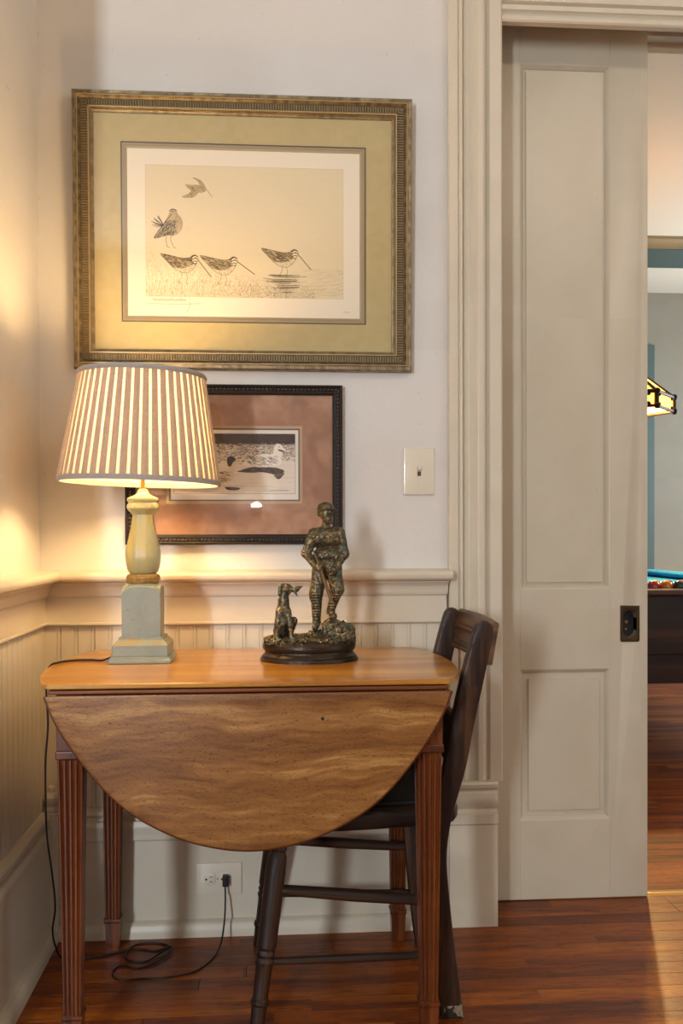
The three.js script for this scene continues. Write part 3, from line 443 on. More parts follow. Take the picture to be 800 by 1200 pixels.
  const NP = 50; for (let i = 0; i < NP; i++) {
    const a0 = (i + 0.15) / NP * 2 * Math.PI, a1 = (i + 0.85) / NP * 2 * Math.PI, pos = [], uv = []; const S = 4;
    const P = (s, e, lift) => { const a = lerp(a0, a1, s), r = lerp(R0, R1, e) + lift; return [r * Math.sin(a), lerp(0.004, SH - 0.004, e), r * Math.cos(a)]; };
    const lift = (s) => 0.0012 + 0.0022 * Math.pow(Math.sin(Math.PI * clamp(s)), 0.6);
    for (let k = 0; k < S; k++) { const s0 = k / S, s1 = (k + 1) / S; const q = [[s0, 0], [s1, 0], [s1, 1], [s0, 0], [s1, 1], [s0, 1]]; for (const [s, e] of q) { pos.push(...P(s, e, lift(s))); uv.push(i * 0.13 + s * 0.015, e * SH); } }
    const g = new THREE.BufferGeometry(); g.setAttribute('position', new THREE.Float32BufferAttribute(pos, 3)); g.setAttribute('uv', new THREE.Float32BufferAttribute(uv, 2)); part('pleat', crease(g, 50), linen, sh);
  }
  const band = (r, y0, y1, slope) => lathe([[r - 0.003, y0], [r + 0.0035, y0], [r + 0.0045, (y0 + y1) / 2], [r + 0.0035 + slope, y1], [r - 0.003 + slope, y1], [r - 0.003, y0]], 90);
  part('trim_band', band(R0, -0.003, 0.008, -0.002), trimM, sh, 'grey bottom trim'); part('trim_band', band(R1 + 0.0015, SH - 0.009, SH + 0.001, -0.002), trimM, sh, 'grey top trim');
  // cord: across the table, over its end, down to the floor, in loops, up to the outlet
  const Wp = (x, y, z) => [x - lx, y - ly, z - lz];
  const r = 0.0021, TT = 0.697 + r;
  const cord = [[0.214, 0.7055, 0.27], [0.195, TT, 0.272], [0.165, TT, 0.262], [0.13, TT, 0.27], [0.108, TT, 0.3], [0.0975, 0.6955, 0.335], [0.0945, 0.675, 0.35], [0.0945, 0.64, 0.352], [0.097, 0.58, 0.35], [0.0905, 0.5, 0.345], [0.087, 0.42, 0.33], [0.085, 0.33, 0.31], [0.09, 0.25, 0.29], [0.092, 0.17, 0.27], [0.076, 0.1, 0.225], [0.074, 0.05, 0.19], [0.082, 0.012, 0.165], [0.1, r, 0.155], [0.14, r, 0.15], [0.2, r, 0.125], [0.24, r, 0.108], [0.29, r, 0.12], [0.315, r, 0.1], [0.29, r, 0.08], [0.235, r, 0.085], [0.225, r, 0.16], [0.27, r, 0.175], [0.3, 0.005, 0.14], [0.322, 0.0065, 0.11], [0.31, 0.004, 0.165], [0.255, r, 0.21], [0.22, r, 0.19], [0.205, r, 0.225], [0.225, r, 0.262], [0.27, r, 0.26], [0.33, r, 0.258], [0.385, r, 0.235], [0.42, r, 0.175], [0.437, 0.012, 0.118], [0.444, 0.05, 0.085], [0.4455, 0.09, 0.066], [0.445, 0.115, 0.056], [0.4445, 0.124, 0.054]].map((p) => Wp(...p));
  const cd = part('power_cord', tube(cord, r, 420, 7), M.black, lp, 'black cord running over the table edge to the outlet');
  const pg = rbx(-0.0075, 0.0075, -0.013, 0.013, -0.01, 0.01, 0.003); part('plug', pg, M.black, cd).position.set(...Wp(0.4455, 0.1345, 0.046));
}
// ------------------------------------------------------------------ outlet and switch
{
  const ivory = phy({ color: new THREE.Color('#e0d6c0'), roughness: 0.3, clearcoat: 0.3 });
  const o = thing('outlet_plate', 'ivory double outlet plate set sideways in the baseboard behind the table', 'outlet', [0.4285, 0.135, 0.03]);
  const rr = (w, h) => [[-w / 2, -h / 2], [w / 2, -h / 2], [w / 2, h / 2], [-w / 2, h / 2]];
  part('plate', board(rr(0.11, 0.077), 0, 0.005, 0.0018), ivory, o);
  for (const [x, slots] of [[-0.0215, 1], [0.0165, 1]]) {
    const q = part('socket', board([...arc(0, 0, 0.0165, 35, 145, 8, 0.0165).map(([a, b]) => [a, b]), ...arc(0, 0, 0.0165, 215, 325, 8)].map(([a, b]) => [a * 1.0, b]), 0.0045, 0.0072, 0.0006), ivory, o); q.position.x = x;
    const h = merge([bx(-0.001, 0.0075, 0.0048, 0.0064, 0.0068, 0.0078), bx(-0.0005, 0.0065, -0.0064, -0.0048, 0.0068, 0.0078)]); part('slot', h, M.black, q);
    const gnd = lathe([[0, 0], [0.0026, 0], [0.0026, 0.001], [0, 0.001]], 12); gnd.rotateX(Math.PI / 2); gnd.translate(-0.0085, 0, 0.0068); part('slot', gnd, M.black, q);
  }
  const sc = lathe([[0, 0], [0.0026, 0], [0.0022, 0.001], [0, 0.0014]], 12); sc.rotateX(Math.PI / 2); part('screw', sc, std({ color: 0xb5a888, metalness: 0.4, roughness: 0.4 }), o).position.set(-0.0025, 0, 0.005);
  const s = thing('light_switch', 'ivory toggle light switch plate on the wall beside the door casing', 'switch', [0.9245, 1.125, 0]);
  part('plate', board(rr(0.0765, 0.116), 0.0003, 0.0062, 0.0024), ivory, s);
  part('collar', board(rr(0.012, 0.026), 0.006, 0.0072, 0.0005, 'x', [rr(0.0085, 0.0225).reverse()]), ivory, s);
  part('slot', bx(-0.0043, 0.0043, -0.0113, 0.0113, 0.0055, 0.0064), std({ color: 0x4a443a, roughness: 0.7 }), s);
  const tg = part('toggle', rbx(-0.0036, 0.0036, -0.0045, 0.0075, 0, 0.014, 0.0016), ivory, s); tg.position.set(0, 0.002, 0.004); tg.rotation.x = -0.45;
  for (const y of [-0.03, 0.03]) part('screw', sc, ivory, s).position.set(0, y, 0.0062);
}
// ------------------------------------------------------------------ framed prints
function ringBoard(W, Hh, w, h, z0, z1, bevel = 0) { return board([[-W / 2, -Hh / 2], [W / 2, -Hh / 2], [W / 2, Hh / 2], [-W / 2, Hh / 2]], z0, z1, bevel, 'x', [[[-w / 2, -h / 2], [-w / 2, h / 2], [w / 2, h / 2], [w / 2, -h / 2]]]); }
function sheet(w, h, z) { const g = new THREE.BoxGeometry(w, h, 0.001); g.translate(0, 0, z); return g; }
function canvasTex(w, h, draw) { const c = document.createElement('canvas'); c.width = w; c.height = h; draw(c.getContext('2d'), w, h); const t = new THREE.CanvasTexture(c); t.colorSpace = THREE.SRGBColorSpace; return t; }
function hatch(x, path, col, n, box, ang, len, lw, r) { x.save(); x.beginPath(); path(x); x.clip(); x.strokeStyle = col; x.lineWidth = lw; for (let i = 0; i < n; i++) { const px = lerp(box[0], box[2], r()), py = lerp(box[1], box[3], r()), a = ang + (r() - 0.5) * 0.7, l = len * (0.4 + r()); x.globalAlpha = 0.25 + r() * 0.6; x.beginPath(); x.moveTo(px, py); x.quadraticCurveTo(px + Math.cos(a) * l * 0.5 + 1, py + Math.sin(a) * l * 0.5 - 1, px + Math.cos(a) * l, py + Math.sin(a) * l); x.stroke(); } x.restore(); }
{
  const f = thing('framed_print', 'large gold-framed etching of five wading birds hung above the smaller print', 'picture', [0.4955, 1.701, 0.0086]); f.rotation.x = 0.0225;
  const goldTex = dataTex(256, 256, (u, v, c) => { const t = fbm(u * 16, v * 16, 4); mixc(c, [112, 98, 74], [166, 148, 112], clamp((t - 0.5) * 1.8 + 0.5)); });
  const gold = std({ map: tile(goldTex, 5, 5), metalness: 0.62, roughness: 0.42, bumpMap: tile(scuff, 20, 20), bumpScale: 0.0005 }), goldDark = std({ color: new THREE.Color('#8a6d3c'), metalness: 0.6, roughness: 0.4 });
  const W = 0.8185, Hh = 0.6625;
  const prof = [[0, 0.016], [0.0015, 0.023], [0.0035, 0.026], [0.006, 0.0265], [0.009, 0.0252], [0.0115, 0.0258], [0.013, 0.0275], [0.0148, 0.0275], [0.016, 0.0245], [0.0195, 0.0205], [0.0215, 0.0165], [0.0365, 0.0165], [0.037, 0.0205], [0.039, 0.0225], [0.041, 0.0205], [0.0415, 0.017], [0.045, 0.0155], [0.0465, 0.013], [0.0485, 0.0125], [0.0495, 0.0085]];
  for (let k = 0; k < 4; k++) part('frame_rail', rails(W, Hh, prof, 0, k), gold, f);
  const bright = std({ color: new THREE.Color('#b9a478'), metalness: 0.6, roughness: 0.38 });
  part('ridge', rails(W - 0.0256, Hh - 0.0256, [[0, 0.0275], [0.0004, 0.0284], [0.0018, 0.0284], [0.0022, 0.0275]], 0.02), bright, f); part('ridge', rails(W - 0.0752, Hh - 0.0752, [[0, 0.0215], [0.0006, 0.0232], [0.0026, 0.0232], [0.0032, 0.0215]], 0.018), bright, f);
  const rib = (() => { const g = new THREE.CylinderGeometry(0.0025, 0.0025, 0.0155, 8, 1, false, 0, Math.PI); g.rotateX(Math.PI); g.rotateY(-Math.PI / 2); return strip(g); })();
  const list = [], bead = strip(new THREE.IcosahedronGeometry(0.0012, 0)), beads = [];
  for (let k = 0; k < 4; k++) { const L = k % 2 ? Hh : W, n = Math.round((L - 0.05) / 0.0062), d = k % 2 ? W / 2 : Hh / 2;
    for (let i = 0; i < n; i++) { const u = -L / 2 + 0.025 + (i + 0.5) * (L - 0.05) / n; const short = Math.min(1, Math.max(0.25, (L / 2 - Math.abs(u) - 0.0215) / 0.0155 + 0.1)); const g = rib.clone(); g.scale(1, short, 1.0); g.translate(u, -d + 0.0215 + 0.0155 * short / 2, 0.0185); g.rotateZ(k * Math.PI / 2); list.push(g); }
    const m = Math.round((L - 0.09) / 0.0036); for (let i = 0; i < m; i++) { const u = -L / 2 + 0.045 + (i + 0.5) * (L - 0.09) / m; const g = bead.clone(); g.translate(u, -d + 0.0435, 0.0168); g.rotateZ(k * Math.PI / 2); beads.push(g); } }
  const rb = part('ribs', mergeGeometries(list), gold, f, 'fine ribbed gold cove'); rb.userData.kind = 'stuff';
  const bd = part('bead_row', mergeGeometries(beads), goldDark, f); bd.userData.kind = 'stuff';
  const matTex = dataTex(256, 256, (u, v, c) => { const t = fbm(u * 30, v * 30, 3); mixc(c, [182, 164, 112], [194, 176, 124], t); });
  part('mat', ringBoard(0.725, 0.568, 0.5915, 0.43, 0.0055, 0.0075), std({ map: tile(matTex, 2, 2), roughness: 0.75 }), f, 'tan mat');
  part('fillet', rails(0.5925, 0.431, [[0, 0.0082], [0.0012, 0.0086], [0.0022, 0.0082], [0.0028, 0.007]], 0.004), std({ color: new THREE.Color('#4e4028'), metalness: 0.2, roughness: 0.5 }), f, 'thin dark line'); part('fillet', rails(0.5869, 0.4254, [[0, 0.0072], [0.0045, 0.0074], [0.005, 0.0064], [0.0062, 0.0064], [0.0068, 0.0072], [0.0112, 0.006], [0.0122, 0.0048]], 0.004), std({ color: new THREE.Color('#a08d68'), metalness: 0.35, roughness: 0.5 }), f, 'brown-gold inner fillet');
  const print = canvasTex(1360, 966, (x, w, h) => {
    const r = rng(31); x.fillStyle = '#eadfc8'; x.fillRect(0, 0, w, h);
    for (let i = 0; i < 9000; i++) { x.fillStyle = r() > 0.5 ? 'rgba(255,250,235,0.05)' : 'rgba(140,110,60,0.045)'; x.fillRect(r() * w, r() * h, 2 + r() * 3, 1 + r() * 2); }
    x.setTransform(1.7566, 0, 0, 1.7566, -28.6 * 1.7566, 8.6 * 1.7566);
    x.fillStyle = '#dfcfab'; x.fillRect(90, 45, 655, 430);
    for (let i = 0; i < 5200; i++) { x.fillStyle = r() > 0.5 ? 'rgba(255,245,215,0.05)' : 'rgba(120,90,45,0.05)'; x.fillRect(90 + r() * 645, 45 + r() * 425, 6 + r() * 10, 0.6); }
    x.strokeStyle = 'rgba(120,95,55,0.35)'; x.lineWidth = 0.8; x.strokeRect(90, 45, 655, 430);
    // marsh: fine dots and strokes
    x.save(); x.beginPath(); x.rect(90, 45, 655, 430); x.clip();
    for (let i = 0; i < 5200; i++) { const px = 90 + 560 * Math.pow(r(), 1.15), lim = 360 + (px > 260 ? (px - 260) * 0.2 : 0) - (px < 130 ? (130 - px) * 2.2 : 0), py = lim + (478 - lim) * Math.pow(r(), 0.6); x.fillStyle = 'rgba(92,70,34,' + (0.06 + r() * 0.2) + ')'; x.fillRect(px, py, 1 + r() * 4, 0.7 + r() * 1.1); }
    for (let i = 0; i < 700; i++) { const px = 90 + r() * 480, py = 425 + r() * 48 + (px > 400 ? 12 : 0); x.strokeStyle = 'rgba(60,45,20,' + (0.15 + r() * 0.35) + ')'; x.lineWidth = 0.8; x.beginPath(); x.moveTo(px, py); x.lineTo(px + (r() - 0.5) * 6, py - 3 - r() * 9); x.stroke(); }
    for (let i = 0; i < 130; i++) { const px = 92 + r() * 300 * (i % 3 ? 0.55 : 1), py = 420 + r() * 52; x.strokeStyle = 'rgba(246,236,205,' + (0.35 + r() * 0.45) + ')'; x.lineWidth = 0.7 + r() * 0.9; x.beginPath(); x.moveTo(px, py); const dx = (r() - 0.4) * 60, up = 25 + r() * 50; x.bezierCurveTo(px + dx * 0.2, py - up, px + dx * 0.8, py - up - 8, px + dx, py - up + r() * 25); x.stroke(); }
    for (let i = 0; i < 46; i++) { const py = 396 + Math.pow(r(), 1) * 62, hw = (20 + r() * 46) * (1 - Math.abs(py - 412) / 90), px = 546 + (r() - 0.5) * 40; x.strokeStyle = 'rgba(50,38,18,' + (0.2 + r() * 0.45) + ')'; x.lineWidth = 0.8 + r() * 1.2; x.beginPath(); x.moveTo(px - hw, py); x.quadraticCurveTo(px, py + 3, px + hw, py); x.stroke(); }
    for (let i = 0; i < 220; i++) { const px = 600 + r() * 140, py = 380 + r() * 90; x.strokeStyle = 'rgba(130,105,65,' + (0.08 + r() * 0.16) + ')'; x.lineWidth = 0.8; x.beginPath(); x.moveTo(px, py); x.lineTo(px + 12 + r() * 30, py - 3 - r() * 4); x.stroke(); }
    x.restore();
    const P = (pts) => (c) => { c.moveTo(pts[0][0], pts[0][1]); for (let i = 1; i < pts.length; i++) { const p = pts[i - 1], q = pts[i]; c.quadraticCurveTo(p[0], p[1], (p[0] + q[0]) / 2, (p[1] + q[1]) / 2); } const l = pts[pts.length - 1]; c.lineTo(l[0], l[1]); c.closePath(); };
    const wader = (ox, oy, s, beak) => { x.save(); x.translate(ox, oy); x.scale(s, s * 1.1);
      const body = P([[0, 0], [14, 2], [45, 8], [75, 14], [98, 12], [106, 4], [116, 2], [125, 8], [127, 18], [120, 30], [114, 42], [98, 56], [80, 60], [60, 54], [40, 42], [20, 22], [2, 6]]);
      const belly = P([[40, 40], [64, 46], [90, 42], [112, 30], [118, 34], [110, 48], [96, 57], [80, 60], [60, 54]]);
      x.strokeStyle = 'rgba(90,72,40,0.8)'; x.lineWidth = 1.3; for (const q of [[72, 58, 70, 72, 60, 86], [86, 58, 90, 72, 84, 90]]) { x.beginPath(); x.moveTo(q[0], q[1]); x.lineTo(q[2], q[3]); x.lineTo(q[4], q[5]); x.lineTo(q[4] + 9, q[5] + 2); x.stroke(); }
      x.fillStyle = '#b39b6c'; x.beginPath(); body(x); x.fill(); hatch(x, body, '#2c2212', 420, [0, 0, 118, 50], 0.35, 11, 1.5, r); hatch(x, body, '#e9dab4', 90, [0, 2, 112, 46], 0.35, 14, 1.1, r);
      x.fillStyle = 'rgba(232,218,182,0.85)'; x.beginPath(); belly(x); x.fill(); hatch(x, belly, '#6b5630', 70, [60, 36, 118, 60], 1.1, 5, 0.8, r);
      x.fillStyle = '#e7d8b0'; x.beginPath(); x.ellipse(116, 16, 10, 12, 0.2, 0, 7); x.fill(); x.strokeStyle = '#2c2212'; x.lineWidth = 3; x.beginPath(); x.moveTo(104, 12); x.quadraticCurveTo(114, -1, 125, 9); x.stroke(); x.lineWidth = 2; x.beginPath(); x.moveTo(106, 18); x.quadraticCurveTo(115, 9, 127, 17); x.stroke(); x.beginPath(); x.moveTo(108, 24); x.quadraticCurveTo(116, 19, 124, 24); x.stroke();
      x.fillStyle = '#151008'; x.beginPath(); x.arc(118, 13, 2.2, 0, 7); x.fill();
      x.strokeStyle = '#4a3a1e'; x.lineWidth = 2.4; x.beginPath(); x.moveTo(125, 17); x.lineTo(beak[0], beak[1]); x.stroke(); x.strokeStyle = 'rgba(44,34,18,0.7)'; x.lineWidth = 1; x.beginPath(); body(x); x.stroke(); x.restore(); };
    wader(138, 334, 0.98, [170, 70]); wader(268, 338, 0.98, [185, 56]); wader(471, 310, 0.97, [171, 65]);
    { // preening bird
      const body = P([[116, 282], [128, 262], [146, 240], [158, 222], [166, 204], [172, 188], [184, 186], [193, 196], [197, 206], [206, 214], [213, 232], [210, 252], [198, 268], [182, 276], [160, 274], [140, 282], [118, 286]]);
      x.strokeStyle = '#6f5a34'; x.lineWidth = 1.4; for (const q of [[158, 272, 156, 292, 160, 312], [172, 272, 172, 292, 182, 314]]) { x.beginPath(); x.moveTo(q[0], q[1]); x.lineTo(q[2], q[3]); x.lineTo(q[4], q[5]); x.lineTo(q[4] + 8, q[5] + 2); x.stroke(); }
      x.fillStyle = '#bda67a'; x.beginPath(); body(x); x.fill(); hatch(x, body, '#2c2212', 360, [116, 222, 190, 286], 2.2, 11, 1.4, r); hatch(x, body, '#54432a', 120, [180, 190, 214, 270], 1.2, 5, 0.9, r); hatch(x, body, '#e9dab4', 60, [120, 220, 214, 286], 2.2, 10, 1, r);
      x.strokeStyle = '#33271a'; x.lineWidth = 1.3; for (let i = 0; i < 12; i++) { const a = 2.5 + i * 0.16; x.beginPath(); x.moveTo(150, 242); x.lineTo(150 + Math.cos(a) * (30 + (i % 3) * 6), 236 + Math.sin(a) * 26 - 2); x.stroke(); }
      x.strokeStyle = '#5a4728'; x.lineWidth = 2.4; x.beginPath(); x.moveTo(176, 204); x.lineTo(150, 236); x.stroke(); x.fillStyle = '#151008'; x.beginPath(); x.arc(178, 196, 2.2, 0, 7); x.fill(); x.strokeStyle = '#2c2212'; x.lineWidth = 2.6; x.beginPath(); x.moveTo(168, 196); x.quadraticCurveTo(178, 182, 192, 194); x.stroke(); }
    { // flying bird
      const body = P([[220, 106], [244, 108], [268, 106], [284, 110], [292, 120], [286, 130], [268, 134], [244, 128], [226, 116]]), w1 = P([[270, 110], [262, 96], [240, 82], [262, 86], [280, 98], [286, 112]]), w2 = P([[240, 120], [236, 136], [202, 148], [226, 152], [252, 148], [266, 130]]);
      for (const b of [w1, w2, body]) { x.fillStyle = '#b39b6c'; x.beginPath(); b(x); x.fill(); hatch(x, b, '#2c2212', 150, [200, 80, 294, 152], 0.4, 8, 1.2, r); }
      x.strokeStyle = 'rgba(90,72,40,0.8)'; x.lineWidth = 1.4; x.beginPath(); x.moveTo(291, 122); x.lineTo(309, 146); x.stroke(); }
    // pencil signature below the plate
    x.strokeStyle = 'rgba(96,76,44,0.75)'; x.lineWidth = 1; x.beginPath(); x.moveTo(112, 488); let px = 112; for (let i = 0; i < 26; i++) { const nx = px + 4.2, a = (i % 7 === 0 ? 10 : 4) + r() * 3; x.bezierCurveTo(px + 1, 488 - a, px + 3, 488 - a, nx, 489); px = nx; } x.stroke();
    x.beginPath(); x.moveTo(86, 497); x.quadraticCurveTo(160, 503, 270, 497); x.moveTo(232, 490); x.quadraticCurveTo(240, 508, 220, 528); x.stroke(); x.font = '6px sans-serif'; x.fillStyle = 'rgba(110,90,55,0.5)'; x.fillRect(744, 518, 24, 1.4);
  });
  part('print', sheet(0.566, 0.403, 0.0045), std({ map: print, roughness: 0.85 }), f, 'cream etching of five wading birds in a marsh');
  part('backing', bx(-W / 2 + 0.02, W / 2 - 0.02, -Hh / 2 + 0.02, Hh / 2 - 0.02, 0.0005, 0.0035), std({ color: 0x6b5a42, roughness: 0.9 }), f);
  part('glass', bx(-0.3625, 0.3625, -0.2845, 0.2845, 0.0095, 0.0105), M.glass, f, 'clear picture glass');
}
{
  const f = thing('framed_print', 'small dark-framed print of two ducks in a rose-brown mat behind the lamp', 'picture', [0.4695, 1.14, 0.0045]); f.rotation.x = 0.006;
  const W = 0.5275, Hh = 0.3895, dark = phy({ color: new THREE.Color('#241b16'), roughness: 0.55, specularIntensity: 0.6 }), beadM = phy({ color: new THREE.Color('#4a3c30'), roughness: 0.35, metalness: 0.25, clearcoat: 0.3 });
  const prof = [[0, 0.014], [0.0015, 0.02], [0.004, 0.0215], [0.0065, 0.0205], [0.0075, 0.015], [0.0155, 0.013], [0.0165, 0.0155], [0.02, 0.0155], [0.022, 0.0125], [0.0245, 0.0115], [0.025, 0.008]];
  for (let k = 0; k < 4; k++) part('frame_rail', rails(W, Hh, prof, 0, k), dark, f);
  const b0 = strip(new THREE.SphereGeometry(0.0036, 8, 6)), beads = [];
  for (let k = 0; k < 4; k++) { const L = k % 2 ? Hh : W, d = k % 2 ? W / 2 : Hh / 2, n = Math.round((L - 0.024) / 0.0094); for (let i = 0; i < n; i++) { const u = -L / 2 + 0.012 + (i + 0.5) * (L - 0.024) / n; const g = b0.clone(); g.translate(u, -d + 0.0115, 0.0155); g.rotateZ(k * Math.PI / 2); beads.push(g); } }
  part('bead_row', mergeGeometries(beads), beadM, f, 'row of small dark beads').userData.kind = 'stuff';
  const roseTex = dataTex(512, 512, (u, v, c) => { const t = fbm(u * 5 + fbm(u * 9, v * 9, 3) * 2, v * 5, 4), s = fbm(u * 40, v * 40, 2); mixc(c, [150, 110, 86], [182, 142, 114], clamp((t - 0.5) * 2.2 + 0.5)); for (let k = 0; k < 3; k++) c[k] += (s - 0.5) * 16; });
  part('mat', ringBoard(0.48, 0.342, 0.33, 0.19, 0.005, 0.007), std({ map: tile(roseTex, 1.8, 1.8, 0.5, 0.5), roughness: 0.8 }), f, 'mottled rose-brown mat');
  part('fillet', rails(0.331, 0.191, [[0, 0.0076], [0.0018, 0.0078], [0.0022, 0.0068], [0.0075, 0.0064]], 0.004), std({ color: new THREE.Color('#b99b78'), roughness: 0.5, metalness: 0.2 }), f, 'tan inner fillet');
  part('fillet', rails(0.3175, 0.1775, [[0, 0.0068], [0.002, 0.007], [0.0025, 0.0055], [0.004, 0.0048]], 0.004), std({ color: new THREE.Color('#5c5148'), roughness: 0.5 }), f, 'grey inner line');
  const duck = canvasTex(1240, 680, (x, w, h) => {
    const r = rng(8); x.fillStyle = '#e9e2d6'; x.fillRect(0, 0, w, h); const s = w / (600 - 172); x.setTransform(s, 0, 0, s, -172 * s, -212 * s);
    const ix0 = 186, iy0 = 228, ix1 = 586, iy1 = 424; x.fillStyle = '#e6dccb'; x.fillRect(ix0, iy0, ix1 - ix0, iy1 - iy0); x.save(); x.beginPath(); x.rect(ix0, iy0, ix1 - ix0, iy1 - iy0); x.clip();
    x.fillStyle = '#3a2c24'; x.fillRect(ix0, iy0, 400, 34); for (let i = 0; i < 1500; i++) { const py = iy0 + r() * 36; x.fillStyle = r() > 0.5 ? 'rgba(20,14,10,0.5)' : 'rgba(110,90,74,0.35)'; x.fillRect(ix0 + r() * 400, py, 3 + r() * 10, 0.9); }
    for (let i = 0; i < 5200; i++) { const px = ix0 + r() * 400, far = 0.5 + 0.5 * Math.sin(px * 0.02), py = iy0 + 30 + r() * (58 + far * 12); const k = 1 - (py - iy0 - 30) / 75; if (r() > k * 0.95 + 0.15) continue; x.fillStyle = r() > 0.35 ? 'rgba(52,38,30,0.6)' : 'rgba(210,196,178,0.6)'; x.fillRect(px, py, 2 + r() * 7, 0.8 + r() * 0.8); }
    for (let i = 0; i < 150; i++) { const px = ix0 + r() * 400, py = 325 + r() * 95, hw = 8 + r() * 30; x.strokeStyle = 'rgba(90,70,54,' + (0.08 + r() * 0.22) + ')'; x.lineWidth = 0.7; x.beginPath(); x.moveTo(px - hw, py); x.quadraticCurveTo(px, py - 4, px + hw, py); x.stroke(); }
    const poly = (pts, col) => { x.fillStyle = col; x.beginPath(); x.moveTo(...pts[0]); for (let i = 1; i < pts.length; i++) { const p = pts[i], q = pts[(i + 1) % pts.length]; x.quadraticCurveTo(p[0], p[1], (p[0] + q[0]) / 2, (p[1] + q[1]) / 2); } x.closePath(); x.fill(); };
    // dark reflections in the water
    poly([[392, 352], [430, 336], [500, 334], [556, 346], [540, 360], [532, 372], [520, 362], [480, 352], [440, 356]], '#33261f'); poly([[515, 365], [558, 348], [540, 372], [528, 378]], '#4a3a2e'); poly([[352, 402], [410, 402], [396, 414], [360, 412]], '#3a2c24'); for (let i = 0; i < 120; i++) { x.fillStyle = 'rgba(230,220,200,0.5)'; x.fillRect(395 + r() * 160, 336 + r() * 38, 5 + r() * 14, 0.7); }
    // right duck, light
    poly([[410, 326], [440, 302], [480, 292], [508, 296], [516, 286], [514, 268], [524, 258], [538, 260], [546, 274], [558, 284], [544, 288], [538, 304], [544, 322], [520, 336], [470, 338], [430, 334]], '#efe8da'); x.strokeStyle = 'rgba(50,38,30,0.85)'; x.lineWidth = 0.9; for (let i = 0; i < 80; i++) { const px = 425 + r() * 95, py = 300 + r() * 30; x.beginPath(); x.moveTo(px, py); x.quadraticCurveTo(px + 7, py - 3, px + 12, py + 3 + r() * 3); x.stroke(); }
    x.fillStyle = '#5a4636'; x.beginPath(); x.ellipse(540, 283, 12, 3, 0.3, 0, 7); x.fill(); x.fillStyle = '#1c1410'; x.beginPath(); x.arc(533, 270, 1.8, 0, 7); x.fill(); x.strokeStyle = '#4a3a2c'; x.beginPath(); x.moveTo(514, 272); x.quadraticCurveTo(526, 254, 542, 264); x.stroke();
    // left duck, dark head
    poly([[250, 372], [290, 350], [330, 348], [362, 352], [366, 330], [358, 312], [368, 300], [384, 302], [392, 316], [402, 322], [390, 326], [384, 342], [388, 366], [372, 386], [320, 392], [270, 386]], '#d8c8ac'); poly([[364, 334], [357, 312], [368, 300], [384, 303], [391, 315], [380, 320], [374, 336]], '#2c211b'); for (let i = 0; i < 130; i++) { const px = 265 + r() * 100, py = 352 + r() * 34; x.strokeStyle = 'rgba(60,44,32,0.8)'; x.beginPath(); x.moveTo(px, py); x.quadraticCurveTo(px + 8, py - 3, px + 13, py + 3); x.stroke(); }
    x.restore(); x.strokeStyle = 'rgba(50,40,32,0.7)'; x.lineWidth = 1; x.strokeRect(ix0, iy0, ix1 - ix0, iy1 - iy0); x.strokeStyle = 'rgba(70,56,44,0.8)'; x.lineWidth = 0.7; x.beginPath(); x.moveTo(505, 416); let px = 505; for (let i = 0; i < 12; i++) { x.bezierCurveTo(px + 1, 410, px + 3, 409, px + 5, 416); px += 5; } x.stroke();
  });
  part('print', sheet(0.3155, 0.1755, 0.0045), std({ map: duck, roughness: 0.8 }), f, 'print of two ducks on dark and pale water');
  part('backing', bx(-0.24, 0.24, -0.17, 0.17, 0.0005, 0.0035), std({ color: 0x6b5a42, roughness: 0.9 }), f);
  part('glass', bx(-0.2405, 0.2405, -0.1715, 0.1715, 0.0085, 0.0095), M.glass, f, 'clear picture glass');
}
